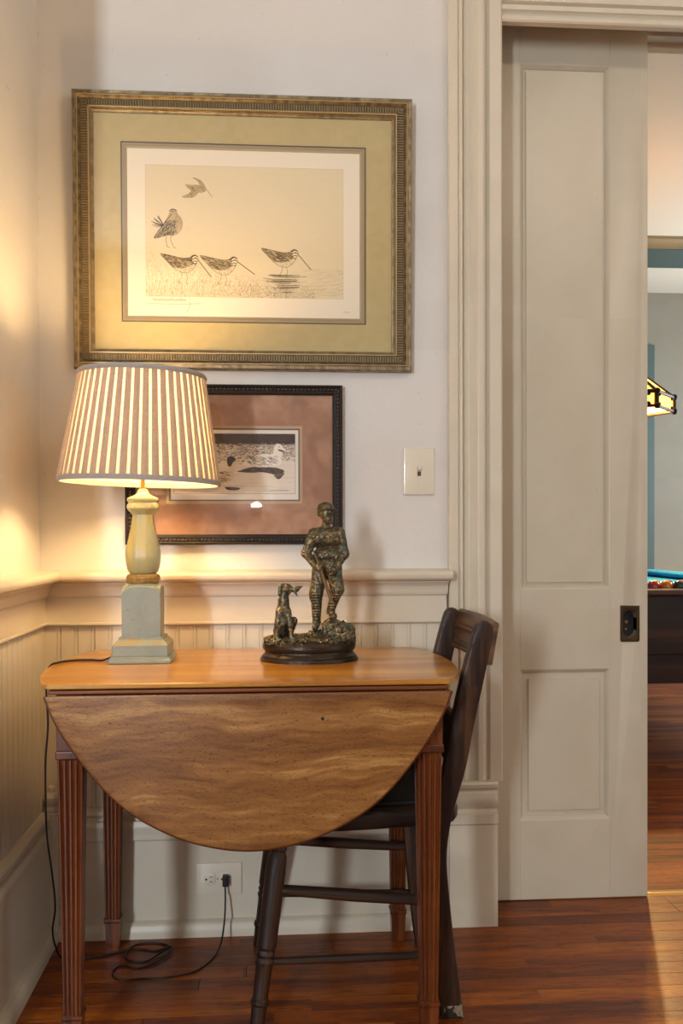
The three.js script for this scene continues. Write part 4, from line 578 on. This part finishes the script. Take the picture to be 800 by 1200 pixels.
// ------------------------------------------------------------------ bronze hunter and dog, meshed from smooth distance fields
function mesher(sdf, lo, hi, cell, color) {
  const nx = Math.ceil((hi[0] - lo[0]) / cell) + 1, ny = Math.ceil((hi[1] - lo[1]) / cell) + 1, nz = Math.ceil((hi[2] - lo[2]) / cell) + 1, F = new Float32Array(nx * ny * nz), id = (i, j, k) => i + nx * (j + ny * k);
  for (let k = 0; k < nz; k++) for (let j = 0; j < ny; j++) for (let i = 0; i < nx; i++) F[id(i, j, k)] = sdf(lo[0] + i * cell, lo[1] + j * cell, lo[2] + k * cell);
  const vid = new Int32Array(nx * ny * nz).fill(-1), pos = [], idx = [];
  for (let k = 0; k < nz - 1; k++) for (let j = 0; j < ny - 1; j++) for (let i = 0; i < nx - 1; i++) {
    let sx = 0, sy = 0, sz = 0, n = 0; const v = []; for (let c = 0; c < 8; c++) v.push(F[id(i + (c & 1), j + ((c >> 1) & 1), k + (c >> 2))]);
    for (let a = 0; a < 8; a++) for (const b of [1, 2, 4]) if (!(a & b)) { const q = a | b, A = v[a], B = v[q]; if ((A < 0) !== (B < 0)) { const t = A / (A - B); sx += (a & 1) + (b === 1 ? t : 0); sy += ((a >> 1) & 1) + (b === 2 ? t : 0); sz += (a >> 2) + (b === 4 ? t : 0); n++; } }
    if (n) { vid[id(i, j, k)] = pos.length / 3; pos.push(lo[0] + (i + sx / n) * cell, lo[1] + (j + sy / n) * cell, lo[2] + (k + sz / n) * cell); }
  }
  for (let k = 1; k < nz - 1; k++) for (let j = 1; j < ny - 1; j++) for (let i = 1; i < nx - 1; i++) {
    const a = F[id(i, j, k)] < 0;
    if (a !== F[id(i + 1, j, k)] < 0) { const q = [vid[id(i, j - 1, k - 1)], vid[id(i, j, k - 1)], vid[id(i, j, k)], vid[id(i, j - 1, k)]]; idx.push(...(a ? [q[0], q[1], q[2], q[0], q[2], q[3]] : [q[0], q[2], q[1], q[0], q[3], q[2]])); }
    if (a !== F[id(i, j + 1, k)] < 0) { const q = [vid[id(i - 1, j, k - 1)], vid[id(i, j, k - 1)], vid[id(i, j, k)], vid[id(i - 1, j, k)]]; idx.push(...(a ? [q[0], q[2], q[1], q[0], q[3], q[2]] : [q[0], q[1], q[2], q[0], q[2], q[3]])); }
    if (a !== F[id(i, j, k + 1)] < 0) { const q = [vid[id(i - 1, j - 1, k)], vid[id(i, j - 1, k)], vid[id(i, j, k)], vid[id(i - 1, j, k)]]; idx.push(...(a ? [q[0], q[1], q[2], q[0], q[2], q[3]] : [q[0], q[2], q[1], q[0], q[3], q[2]])); }
  }
  const g = new THREE.BufferGeometry(); g.setAttribute('position', new THREE.Float32BufferAttribute(pos, 3)); g.setIndex(idx);
  const nor = new Float32Array(pos.length), e = cell * 0.6; for (let i = 0; i < pos.length; i += 3) { const [x, y, z] = [pos[i], pos[i + 1], pos[i + 2]]; const d = V3(sdf(x + e, y, z) - sdf(x - e, y, z), sdf(x, y + e, z) - sdf(x, y - e, z), sdf(x, y, z + e) - sdf(x, y, z - e)).normalize(); nor[i] = d.x; nor[i + 1] = d.y; nor[i + 2] = d.z; }
  g.setAttribute('normal', new THREE.BufferAttribute(nor, 3));
  if (color) { const c = new Float32Array(pos.length); for (let i = 0; i < pos.length; i += 3) { const q = color(pos[i], pos[i + 1], pos[i + 2]); c[i] = q[0]; c[i + 1] = q[1]; c[i + 2] = q[2]; } g.setAttribute('color', new THREE.BufferAttribute(c, 3)); }
  return g;
}
const capsule = (a, b, ra, rb) => { const dx = b[0] - a[0], dy = b[1] - a[1], dz = b[2] - a[2], L2 = dx * dx + dy * dy + dz * dz || 1e-9; return (x, y, z) => { const t = clamp(((x - a[0]) * dx + (y - a[1]) * dy + (z - a[2]) * dz) / L2); return Math.hypot(x - a[0] - dx * t, y - a[1] - dy * t, z - a[2] - dz * t) - (ra + (rb - ra) * t); }; };
const ell = (c, r) => (x, y, z) => { const k = Math.hypot((x - c[0]) / r[0], (y - c[1]) / r[1], (z - c[2]) / r[2]); return (k - 1) * Math.min(...r); };
const smin = (a, b, k) => { const h = clamp(0.5 + 0.5 * (b - a) / k); return b + (a - b) * h - k * h * (1 - h); };
{
  const g0 = thing('bronze_figurine', 'bronze statuette of a hunter with a sitting dog on an oval base', 'figurine', [0.6395, 0.697, 0.287]);
  const patina = (x, y, z) => { const t = noise3(x * 260, y * 260, z * 260), s = noise3(x * 70 + 9, y * 70, z * 70); const a = [0.06, 0.047, 0.032], b = [0.33, 0.25, 0.12], gr = [0.07, 0.1, 0.075]; const o = [0, 0, 0]; mixc(o, a, b, clamp((t - 0.42) * 3.2)); if (s > 0.5) mixc(o, o, gr, clamp((s - 0.5) * 4)); return o; };
  const bronze = std({ color: 0xffffff, vertexColors: true, metalness: 0.72, roughness: 0.42 });
  const baseM = std({ color: new THREE.Color('#3b3126'), metalness: 0.7, roughness: 0.36, bumpMap: tile(scuff, 6, 2), bumpScale: 0.0012 });
  const bl = lathe([[0, 0], [1.0, 0], [1.0, 0.0035], [0.985, 0.0075], [0.955, 0.0085], [0.96, 0.011], [0.93, 0.0145], [0.905, 0.0175], [0.9, 0.021], [0.93, 0.024], [0.95, 0.029], [0.945, 0.035], [0.915, 0.041], [0.86, 0.045], [0, 0.046]], 72, 50); bl.scale(0.1065, 1, 0.084); bl.computeVertexNormals(); part('base', bl, baseM, g0, 'oval stepped bronze base');
  // positions measured across the front of the statuette: 549 units to the metre
  const J = (px, py, z = 0) => [(px - 362) / 549, (757 - py) / 549 + 0.031, z];
  const rough = (x, y, z) => (noise3(x * 420, y * 420, z * 420) - 0.5) * 0.0022;
  { // ground with the rock the hunter steps on
    const rock = [ell(J(398, 744, 0.012), [0.036, 0.03, 0.03]), ell(J(388, 735, 0.014), [0.018, 0.02, 0.018]), ell(J(378, 752, 0.03), [0.03, 0.014, 0.022]), ell(J(410, 752, 0.0), [0.018, 0.018, 0.025]), ell([0, 0.042, 0], [0.092, 0.012, 0.07]), ell(J(368, 752, 0.002), [0.024, 0.024, 0.022]), ell(J(352, 755, 0.02), [0.03, 0.012, 0.025]), ell(J(330, 750, 0.01), [0.03, 0.008, 0.03])];
    const f = (x, y, z) => { let d = 1; for (const q of rock) d = smin(d, q(x, y, z), 0.008); return d + (noise3(x * 130, y * 130, z * 130) - 0.5) * 0.012 + rough(x, y, z) * 1.5; };
    part('rocky_ground', mesher(f, [-0.1, 0.03, -0.078], [0.1, 0.1, 0.078], 0.0026, (x, y, z) => patina(x, y, z).map((v, i) => v * 1.15)), bronze, g0, 'rocky bronze ground'); }
  { // the hunter: one continuous body
    const zc = -0.004, bones = []; const B = (a, b, ra, rb) => bones.push(capsule(a, b, ra / 549, rb / 549));
    const j = (x, y, z = 0) => J(x, y, zc + z);
    B(j(374, 630), j(393, 629), 11, 11); B(j(376, 624), j(391, 624), 8.5, 8.5); B(j(377, 650), j(391, 649), 10, 10); B(j(377, 662), j(391, 662), 10.5, 10.5); // trunk
    B(j(382, 618), j(382.5, 607, 0.003), 5, 4.8);                                                                                                     // neck
    B(j(368, 624), j(359, 647, 0.004), 7.2, 5.8); B(j(358, 647, 0.004), j(371, 664, 0.036), 5.6, 4.2);                                                   // his right arm
    B(j(398, 623), j(404, 648, 0.004), 7.4, 6); B(j(404, 648, 0.004), j(390, 668, 0.034), 5.8, 4.2);                                                    // his left arm
    B(j(376, 664), j(371, 694, 0.004), 10, 8.2); B(j(371, 694, 0.004), j(371, 728, -0.002), 7.4, 5); B(j(371, 731, -0.002), j(369, 735, 0.02), 4.6, 4);       // standing leg
    B(j(391, 664), j(395, 690, 0.026), 10, 8.2); B(j(395, 690, 0.026), j(388, 713, 0.014), 7.2, 5); B(j(387, 717, 0.012), j(390, 721, 0.036), 4.6, 4.2);   // raised leg
    // hands: palms with fingers closed round the barrel
    for (const [hx, hy, hz, s] of [[371.5, 664, 0.037, 1], [389, 668.5, 0.035, -1]]) { B(j(hx - 1.2 * s, hy - 1, hz), j(hx + 1.2 * s, hy + 1.5, hz + 0.002), 3.6, 3.4); for (let k = 0; k < 4; k++) B(j(hx + (1.5 + k * 0.2) * s, hy - 3 + k * 2.1, hz + 0.004), j(hx + (4 - k * 0.3) * s, hy - 2.4 + k * 2.1, hz + 0.0075), 1.25, 1.05); B(j(hx - 0.5 * s, hy - 3.4, hz + 0.003), j(hx + 2.8 * s, hy - 4.6, hz + 0.0075), 1.3, 1.1); }
    const head = [ell(j(383, 600.5, 0.004), [0.0145, 0.0195, 0.0165]), ell(j(385.5, 607, 0.011), [0.0095, 0.0095, 0.0095]), capsule(j(388, 597.5, 0.018), j(389.5, 602, 0.0215), 0.0017, 0.0027), ell(j(383.5, 597, 0.0165), [0.0045, 0.0018, 0.003]), ell(j(391, 597.3, 0.0135), [0.004, 0.0018, 0.003]), ell(j(387.5, 606.4, 0.0185), [0.0042, 0.0013, 0.0028]), ell(j(387.5, 610.5, 0.0155), [0.0055, 0.0045, 0.0045]), ell(j(375.5, 601.5, 0.001), [0.0025, 0.005, 0.0035])];
    const eyes = [ell(j(385.3, 599.4, 0.0192), [0.0022, 0.0014, 0.0018]), ell(j(391.4, 599.4, 0.0165), [0.0018, 0.0014, 0.0018])];
    const f = (x, y, z) => { let d = 1; for (const q of bones) d = smin(d, q(x, y, z), 0.0042); let h = 1; for (const q of head) h = smin(h, q(x, y, z), 0.0022); for (const q of eyes) h = Math.max(h, -q(x, y, z)); d = smin(d, h, 0.0022);
      const yy = y; let w = 0; if (yy < 0.147 && yy > 0.08) w = Math.sin(yy * 1050) * 0.0009; if (yy > 0.205 && yy < 0.275) w = (Math.abs(Math.sin(yy * 190)) < 0.12 ? 0.001 : 0) + (noise3(x * 150, y * 220, z * 150) - 0.5) * 0.0022; if (yy > 0.147 && yy <= 0.205) w = (noise3(x * 180, y * 90, z * 180) - 0.5) * 0.004; return d + w + (yy > 0.29 ? 0 : rough(x, y, z) * 0.5); };
    const man = part('hunter', mesher(f, [-0.028, 0.055, -0.045], [0.092, 0.345, 0.062], 0.0019, patina), bronze, g0, 'bronze hunter in a cap, jacket and gaiters');
    const cap = [ell(j(382, 593.5, 0.001), [0.0185, 0.0135, 0.02]), ell(j(387.5, 595, 0.02), [0.0125, 0.0024, 0.0115]), ell(j(376.5, 600, -0.005), [0.0085, 0.011, 0.013])], cut = j(383, 596.5, 0.003);
    part('cap', mesher((x, y, z) => { let d = 1; for (const q of cap) d = smin(d, q(x, y, z), 0.0028); const face = ell(j(387, 604, 0.016), [0.0125, 0.0125, 0.013])(x, y, z); return Math.max(d, -face); }, [-0.002, 0.31, -0.04], [0.075, 0.356, 0.044], 0.0018, patina), bronze, man, 'bronze flat cap');
    for (const [nm, q] of [['belt', capsule(j(370, 657, 0.016), j(397, 655, 0.016), 0.0022, 0.0022)], ['pouch', ell(j(395, 672, 0.02), [0.009, 0.012, 0.007])], ['gaiter_strap', ell(j(365, 696, 0.002), [0.006, 0.017, 0.008])], ['strap', capsule(j(373, 628, 0.018), j(392, 629, 0.018), 0.0016, 0.0016)]]) part(nm, mesher((x, y, z) => q(x, y, z) + rough(x, y, z) * 0.4, [-0.01, 0.1, -0.03], [0.09, 0.29, 0.04], 0.0018, patina), bronze, man);
    const gun = merge([rod(J(371, 655, zc + 0.041), J(387.5, 704, zc + 0.052), [[0, 0.0022], [0.1, 0.0028], [0.3, 0.0036], [0.85, 0.0038], [0.97, 0.0032], [1, 0.003]], 12), rod(J(366, 643, zc + 0.036), J(371.5, 657, zc + 0.041), [[0, 0.0018], [1, 0.0022]], 10)]);
    part('shotgun', gun, std({ color: new THREE.Color('#7d6744'), metalness: 0.7, roughness: 0.35 }), g0, 'lighter bronze shotgun held across the knee'); }
  { // sitting dog with a bird in its mouth
    const zc = 0.022, b = []; const j = (x, y, z = 0) => J(x, y, zc + z), B = (p, q, r, s) => b.push(capsule(p, q, r / 549, s / 549));
    B(j(329, 737, -0.004), j(331, 716, 0.003), 9.6, 8.6); B(j(331, 716, 0.003), j(331.5, 702, 0.004), 8.4, 6.2); B(j(331.5, 702, 0.004), j(332.5, 691, 0.005), 6, 5.2); // trunk, chest, neck
    B(j(332, 687.5, 0.005), j(336, 687, 0.008), 5.6, 4.8); B(j(337, 688, 0.009), j(343.5, 690, 0.013), 3.9, 2.7);                                                     // skull, muzzle
    B(j(328, 686, 0.011), j(326.5, 695, 0.013), 2.7, 2); B(j(334, 684.5, -0.004), j(336, 692, -0.007), 2.6, 2);                                                       // ears
    B(j(336, 715, 0.01), j(339, 731, 0.017), 4.6, 3); B(j(339, 731, 0.017), j(340, 745, 0.018), 2.9, 2.6); B(j(340, 746.5, 0.018), j(344, 747, 0.022), 2.8, 2.3);       // front legs
    B(j(327, 715, 0.012), j(324, 731, 0.017), 4.6, 3); B(j(324, 731, 0.017), j(323.5, 745, 0.018), 2.9, 2.5); B(j(323.5, 746.5, 0.018), j(327, 747, 0.022), 2.8, 2.3);
    B(j(333, 738, -0.012), j(343, 727, -0.006), 7, 5); B(j(343, 727, -0.006), j(340, 742, -0.008), 4.4, 3); B(j(341, 745.5, -0.008), j(347, 746.5, -0.004), 2.8, 2.4);   // haunch, hock, foot
    B(j(325, 738, 0.006), j(330, 729, 0.014), 6, 4.4); B(j(322, 744, -0.014), j(314, 747, -0.02), 2.4, 1.2);                                                        // near haunch, tail
    const f = (x, y, z) => { let d = 1; for (const q of b) d = smin(d, q(x, y, z), 0.0035); return d + rough(x, y, z) * 0.7; };
    const dog = part('dog', mesher(f, [-0.1, 0.03, -0.03], [-0.015, 0.185, 0.06], 0.0017, patina), bronze, g0, 'bronze sitting hound');
    const bird = [ell(j(346, 689, 0.014), [0.008, 0.006, 0.006]), capsule(j(346, 688, 0.014), j(354, 685.5, 0.012), 0.0055, 0.0008), capsule(j(344, 690, 0.016), j(347.5, 697, 0.02), 0.004, 0.0012), capsule(j(340, 690, 0.018), j(337.5, 695, 0.018), 0.003, 0.0018)];
    part('bird', mesher((x, y, z) => { let d = 1; for (const q of bird) d = smin(d, q(x, y, z), 0.002); return d + rough(x, y, z) * 0.4; }, [-0.055, 0.13, 0.015], [-0.008, 0.172, 0.055], 0.0015, patina), bronze, dog, 'small bronze game bird in its mouth'); }
}
// ------------------------------------------------------------------ billiard room beyond the door
{
  const cx = 2.375, z0 = -1.5, z1 = -3.68, x0 = 1.755, x1 = 2.995, TH = 0.728, up = 0.022;
  const t = thing('pool_table', 'dark wooden pool table with bright blue cloth in the room beyond the door', 'pool table', [cx, up, (z0 + z1) / 2]); const oz = -(z0 + z1) / 2, ox = -cx;
  const cloth = std({ color: new THREE.Color('#1b86c8'), roughness: 0.95 }), wood = phy({ map: tile(chairTex, 0.8, 0.8), color: new THREE.Color('#e0c8c4'), roughness: 0.4, clearcoat: 0.2 }), woodRail = phy({ map: tile(legTex, 0.8, 0.8), color: 0xffffff, roughness: 0.3, clearcoat: 0.4 });
  const bb = (a, b, c, d, e, f, r = 0.004) => rbx(a + ox, b + ox, c, d, e + oz, f + oz, r);
  part('cabinet', merge([bb(x0 + 0.05, x1 - 0.05, 0.44, 0.69, z0 - 0.07, z0 - 0.045), bb(x0 + 0.05, x1 - 0.05, 0.44, 0.69, z1 + 0.045, z1 + 0.07), bb(x0 + 0.05, x0 + 0.075, 0.44, 0.69, z1 + 0.05, z0 - 0.05), bb(x1 - 0.075, x1 - 0.05, 0.44, 0.69, z1 + 0.05, z0 - 0.05)]), wood, t);
  part('lower_apron', merge([bb(x0 + 0.07, x1 - 0.07, 0.316, 0.45, z0 - 0.09, z0 - 0.065), bb(x0 + 0.07, x1 - 0.07, 0.316, 0.45, z1 + 0.065, z1 + 0.09), bb(x0 + 0.07, x0 + 0.095, 0.316, 0.45, z1 + 0.07, z0 - 0.07), bb(x1 - 0.095, x1 - 0.07, 0.316, 0.45, z1 + 0.07, z0 - 0.07)]), wood, t);
  part('bed', bb(x0 + 0.08, x1 - 0.08, 0.66, 0.69, z1 + 0.08, z0 - 0.08, 0.002), cloth, t, 'blue cloth bed');
  for (const [a, b, e, f] of [[x0, x1, z0 - 0.1, z0], [x0, x1, z1, z1 + 0.1], [x0, x0 + 0.1, z1, z0], [x1 - 0.1, x1, z1, z0]]) part('rail', bb(a, b, 0.69, TH - 0.012, e, f, 0.008), woodRail, t);
  const cu = [[0, 0.692], [-0.045, 0.712], [-0.05, 0.722], [-0.045, 0.731], [0, TH + 0.006]];
  for (const [p, q, m] of [[z1 + 0.12, z0 - 0.12, (o, y, s) => [x1 - 0.1 + o + ox, y, s + oz]], [z1 + 0.12, z0 - 0.12, (o, y, s) => [x0 + 0.1 - o + ox, y, s + oz]], [x0 + 0.12, x1 - 0.12, (o, y, s) => [s + ox, y, z1 + 0.1 - o + oz]]]) part('cushion', prism(cu, p, q, m), cloth, t);
  part('cushion', prism([[0, 0.692], [0.045, 0.702], [0.045, 0.712], [0, 0.716]], x0 + 0.12, x1 - 0.12, (o, y, s) => [s + ox, y, z0 - 0.1 - o + oz]), cloth, t);
  for (const [a, b] of [[x0 + 0.09, z0 - 0.09], [x1 - 0.09, z0 - 0.09], [x0 + 0.09, z1 + 0.09], [x1 - 0.09, z1 + 0.09]]) {
    part('pocket', new THREE.TorusGeometry(0.055, 0.014, 8, 24).rotateX(Math.PI / 2).translate(a + ox, TH - 0.006, b + oz), M.black, t);
  }
  for (const [a, b] of [[x0 + 0.22, z0 - 0.25], [x1 - 0.22, z0 - 0.25], [x0 + 0.22, z1 + 0.3], [x1 - 0.22, z1 + 0.3]]) part('leg', lathe([[0, -up], [0.06, -up], [0.06, 0.03], [0.045, 0.05], [0.07, 0.12], [0.075, 0.2], [0.055, 0.27], [0.07, 0.3], [0.07, 0.5], [0, 0.5]], 24).translate(a + ox, 0, b + oz), wood, t);
  const balls = [['red', 0xb3160f, 2.212, -1.682], ['orange', 0xe07a12, 2.27, -1.683], ['yellow', 0xe8a91c, 2.243, -1.733], ['maroon', 0x5c1c12, 2.301, -1.734], ['black', 0x101318, 2.329, -1.684], ['gold', 0xe0a41a, 2.36, -1.736], ['green', 0x0d4a33, 2.389, -1.684]];
  for (const [n, c, x, z] of balls) { const b = new THREE.Mesh(new THREE.SphereGeometry(0.0286, 28, 18), phy({ color: c, roughness: 0.12, clearcoat: 1, clearcoatRoughness: 0.04 })); b.name = numbered('billiard_ball'); b.position.set(x, 0.69 + up + 0.0286, z); scene.add(b); info(b, n + ' billiard ball on the blue pool table', 'ball', 'balls on the pool table'); }
  // hexagonal stained-glass pendant
  const lz = -2.65, lx = 2.412, ang0 = -0.166, R = 0.29, yb = 1.626, yt = 1.7, ya = 1.875;
  const lm = thing('pendant_lamp', 'lit amber glass pendant lamp with dark metal ribs over the pool table', 'lamp', [lx, yb, lz]);
  const amber = phy({ color: new THREE.Color('#ecbf62'), roughness: 1, transmission: 0.27, thickness: 0, side: THREE.DoubleSide }), ribM = std({ color: 0x2a1a0e, metalness: 0.5, roughness: 0.5 });
  const pt = (k, r, y) => { const a = ang0 + (k + 0.5) * Math.PI / 3; return V3(r * Math.sin(a), y - yb, r * Math.cos(a)); };
  const quad = (a, b, c, d) => { const g = new THREE.BufferGeometry(); g.setAttribute('position', new THREE.Float32BufferAttribute([a, b, c, a, c, d].flatMap((v) => v.toArray()), 3)); return crease(uvm(g), 10); };
  const bar = (a, b, r) => rod(a.toArray(), b.toArray(), [[0, r], [1, r]], 8);
  for (let k = 0; k < 6; k++) {
    part('glass_panel', quad(pt(k - 1, R, yt), pt(k, R, yt), pt(k, 0.06, ya), pt(k - 1, 0.06, ya)), amber, lm); part('glass_panel', quad(pt(k - 1, R, yb), pt(k, R, yb), pt(k, R, yt), pt(k - 1, R, yt)), amber, lm);
    const corner = [bar(pt(k, R, yb - 0.006), pt(k, R, yt + 0.01), 0.014), bar(pt(k, R, yt), pt(k, 0.06, ya), 0.01), bar(pt(k - 1, R, yb), pt(k, R, yb), 0.009), bar(pt(k - 1, R, yt), pt(k, R, yt), 0.011)];
    for (const y of [yb, yt]) { const o = strip(new THREE.IcosahedronGeometry(0.018, 1)); const p = pt(k, R + 0.004, y); o.translate(p.x, p.y, p.z); corner.push(o); for (const s of [-1, 1]) { const q = pt(k, R, y).lerp(pt(k + s, R, y), 0.14); const u = strip(new THREE.IcosahedronGeometry(0.012, 1)); u.translate(q.x, q.y + (y === yb ? 0.012 : -0.012), q.z); corner.push(u); } }
    part('rib', merge(corner), ribM, lm);
  }
  part('canopy', lathe([[0, ya - yb - 0.01], [0.075, ya - yb - 0.01], [0.06, ya - yb + 0.02], [0.02, ya - yb + 0.05], [0.006, ya - yb + 0.06], [0.006, Hc - yb - 0.03], [0.06, Hc - yb - 0.02], [0.06, Hc - yb], [0, Hc - yb]], 24), ribM, lm);
  const bulb = strip(new THREE.SphereGeometry(0.035, 20, 14)); bulb.translate(0, 0.09, 0); part('bulb', bulb, std({ color: 0xffffff, emissive: new THREE.Color(1, 0.72, 0.36), emissiveIntensity: 6 }), lm);
  const pl = new THREE.PointLight(new THREE.Color(1, 0.64, 0.25), 10.5, 0, 2); pl.name = 'pendant_light'; pl.shadow.radius = 1.7; pl.position.set(0, 0.09, 0); lm.add(pl);
  // teal door surround on the far wall
  const d = struct('door_2'); part('casing', merge([rbx(3.47, 3.607, 0, 2.483, -5.1, -5.07, 0.004, 'y'), rbx(2.5, 2.637, 0, 2.483, -5.1, -5.07, 0.004, 'y'), rbx(2.5, 3.607, 2.36, 2.483, -5.1, -5.068, 0.004)]), M.teal, d); part('door_leaf', rbx(2.637, 3.47, 0.01, 2.36, -5.1, -5.085, 0.003, 'y'), M.poolWall, d);
}
scene.traverse((o) => { if (o.isMesh) { o.castShadow = true; o.receiveShadow = true; } });
renderer.render(scene, camera);
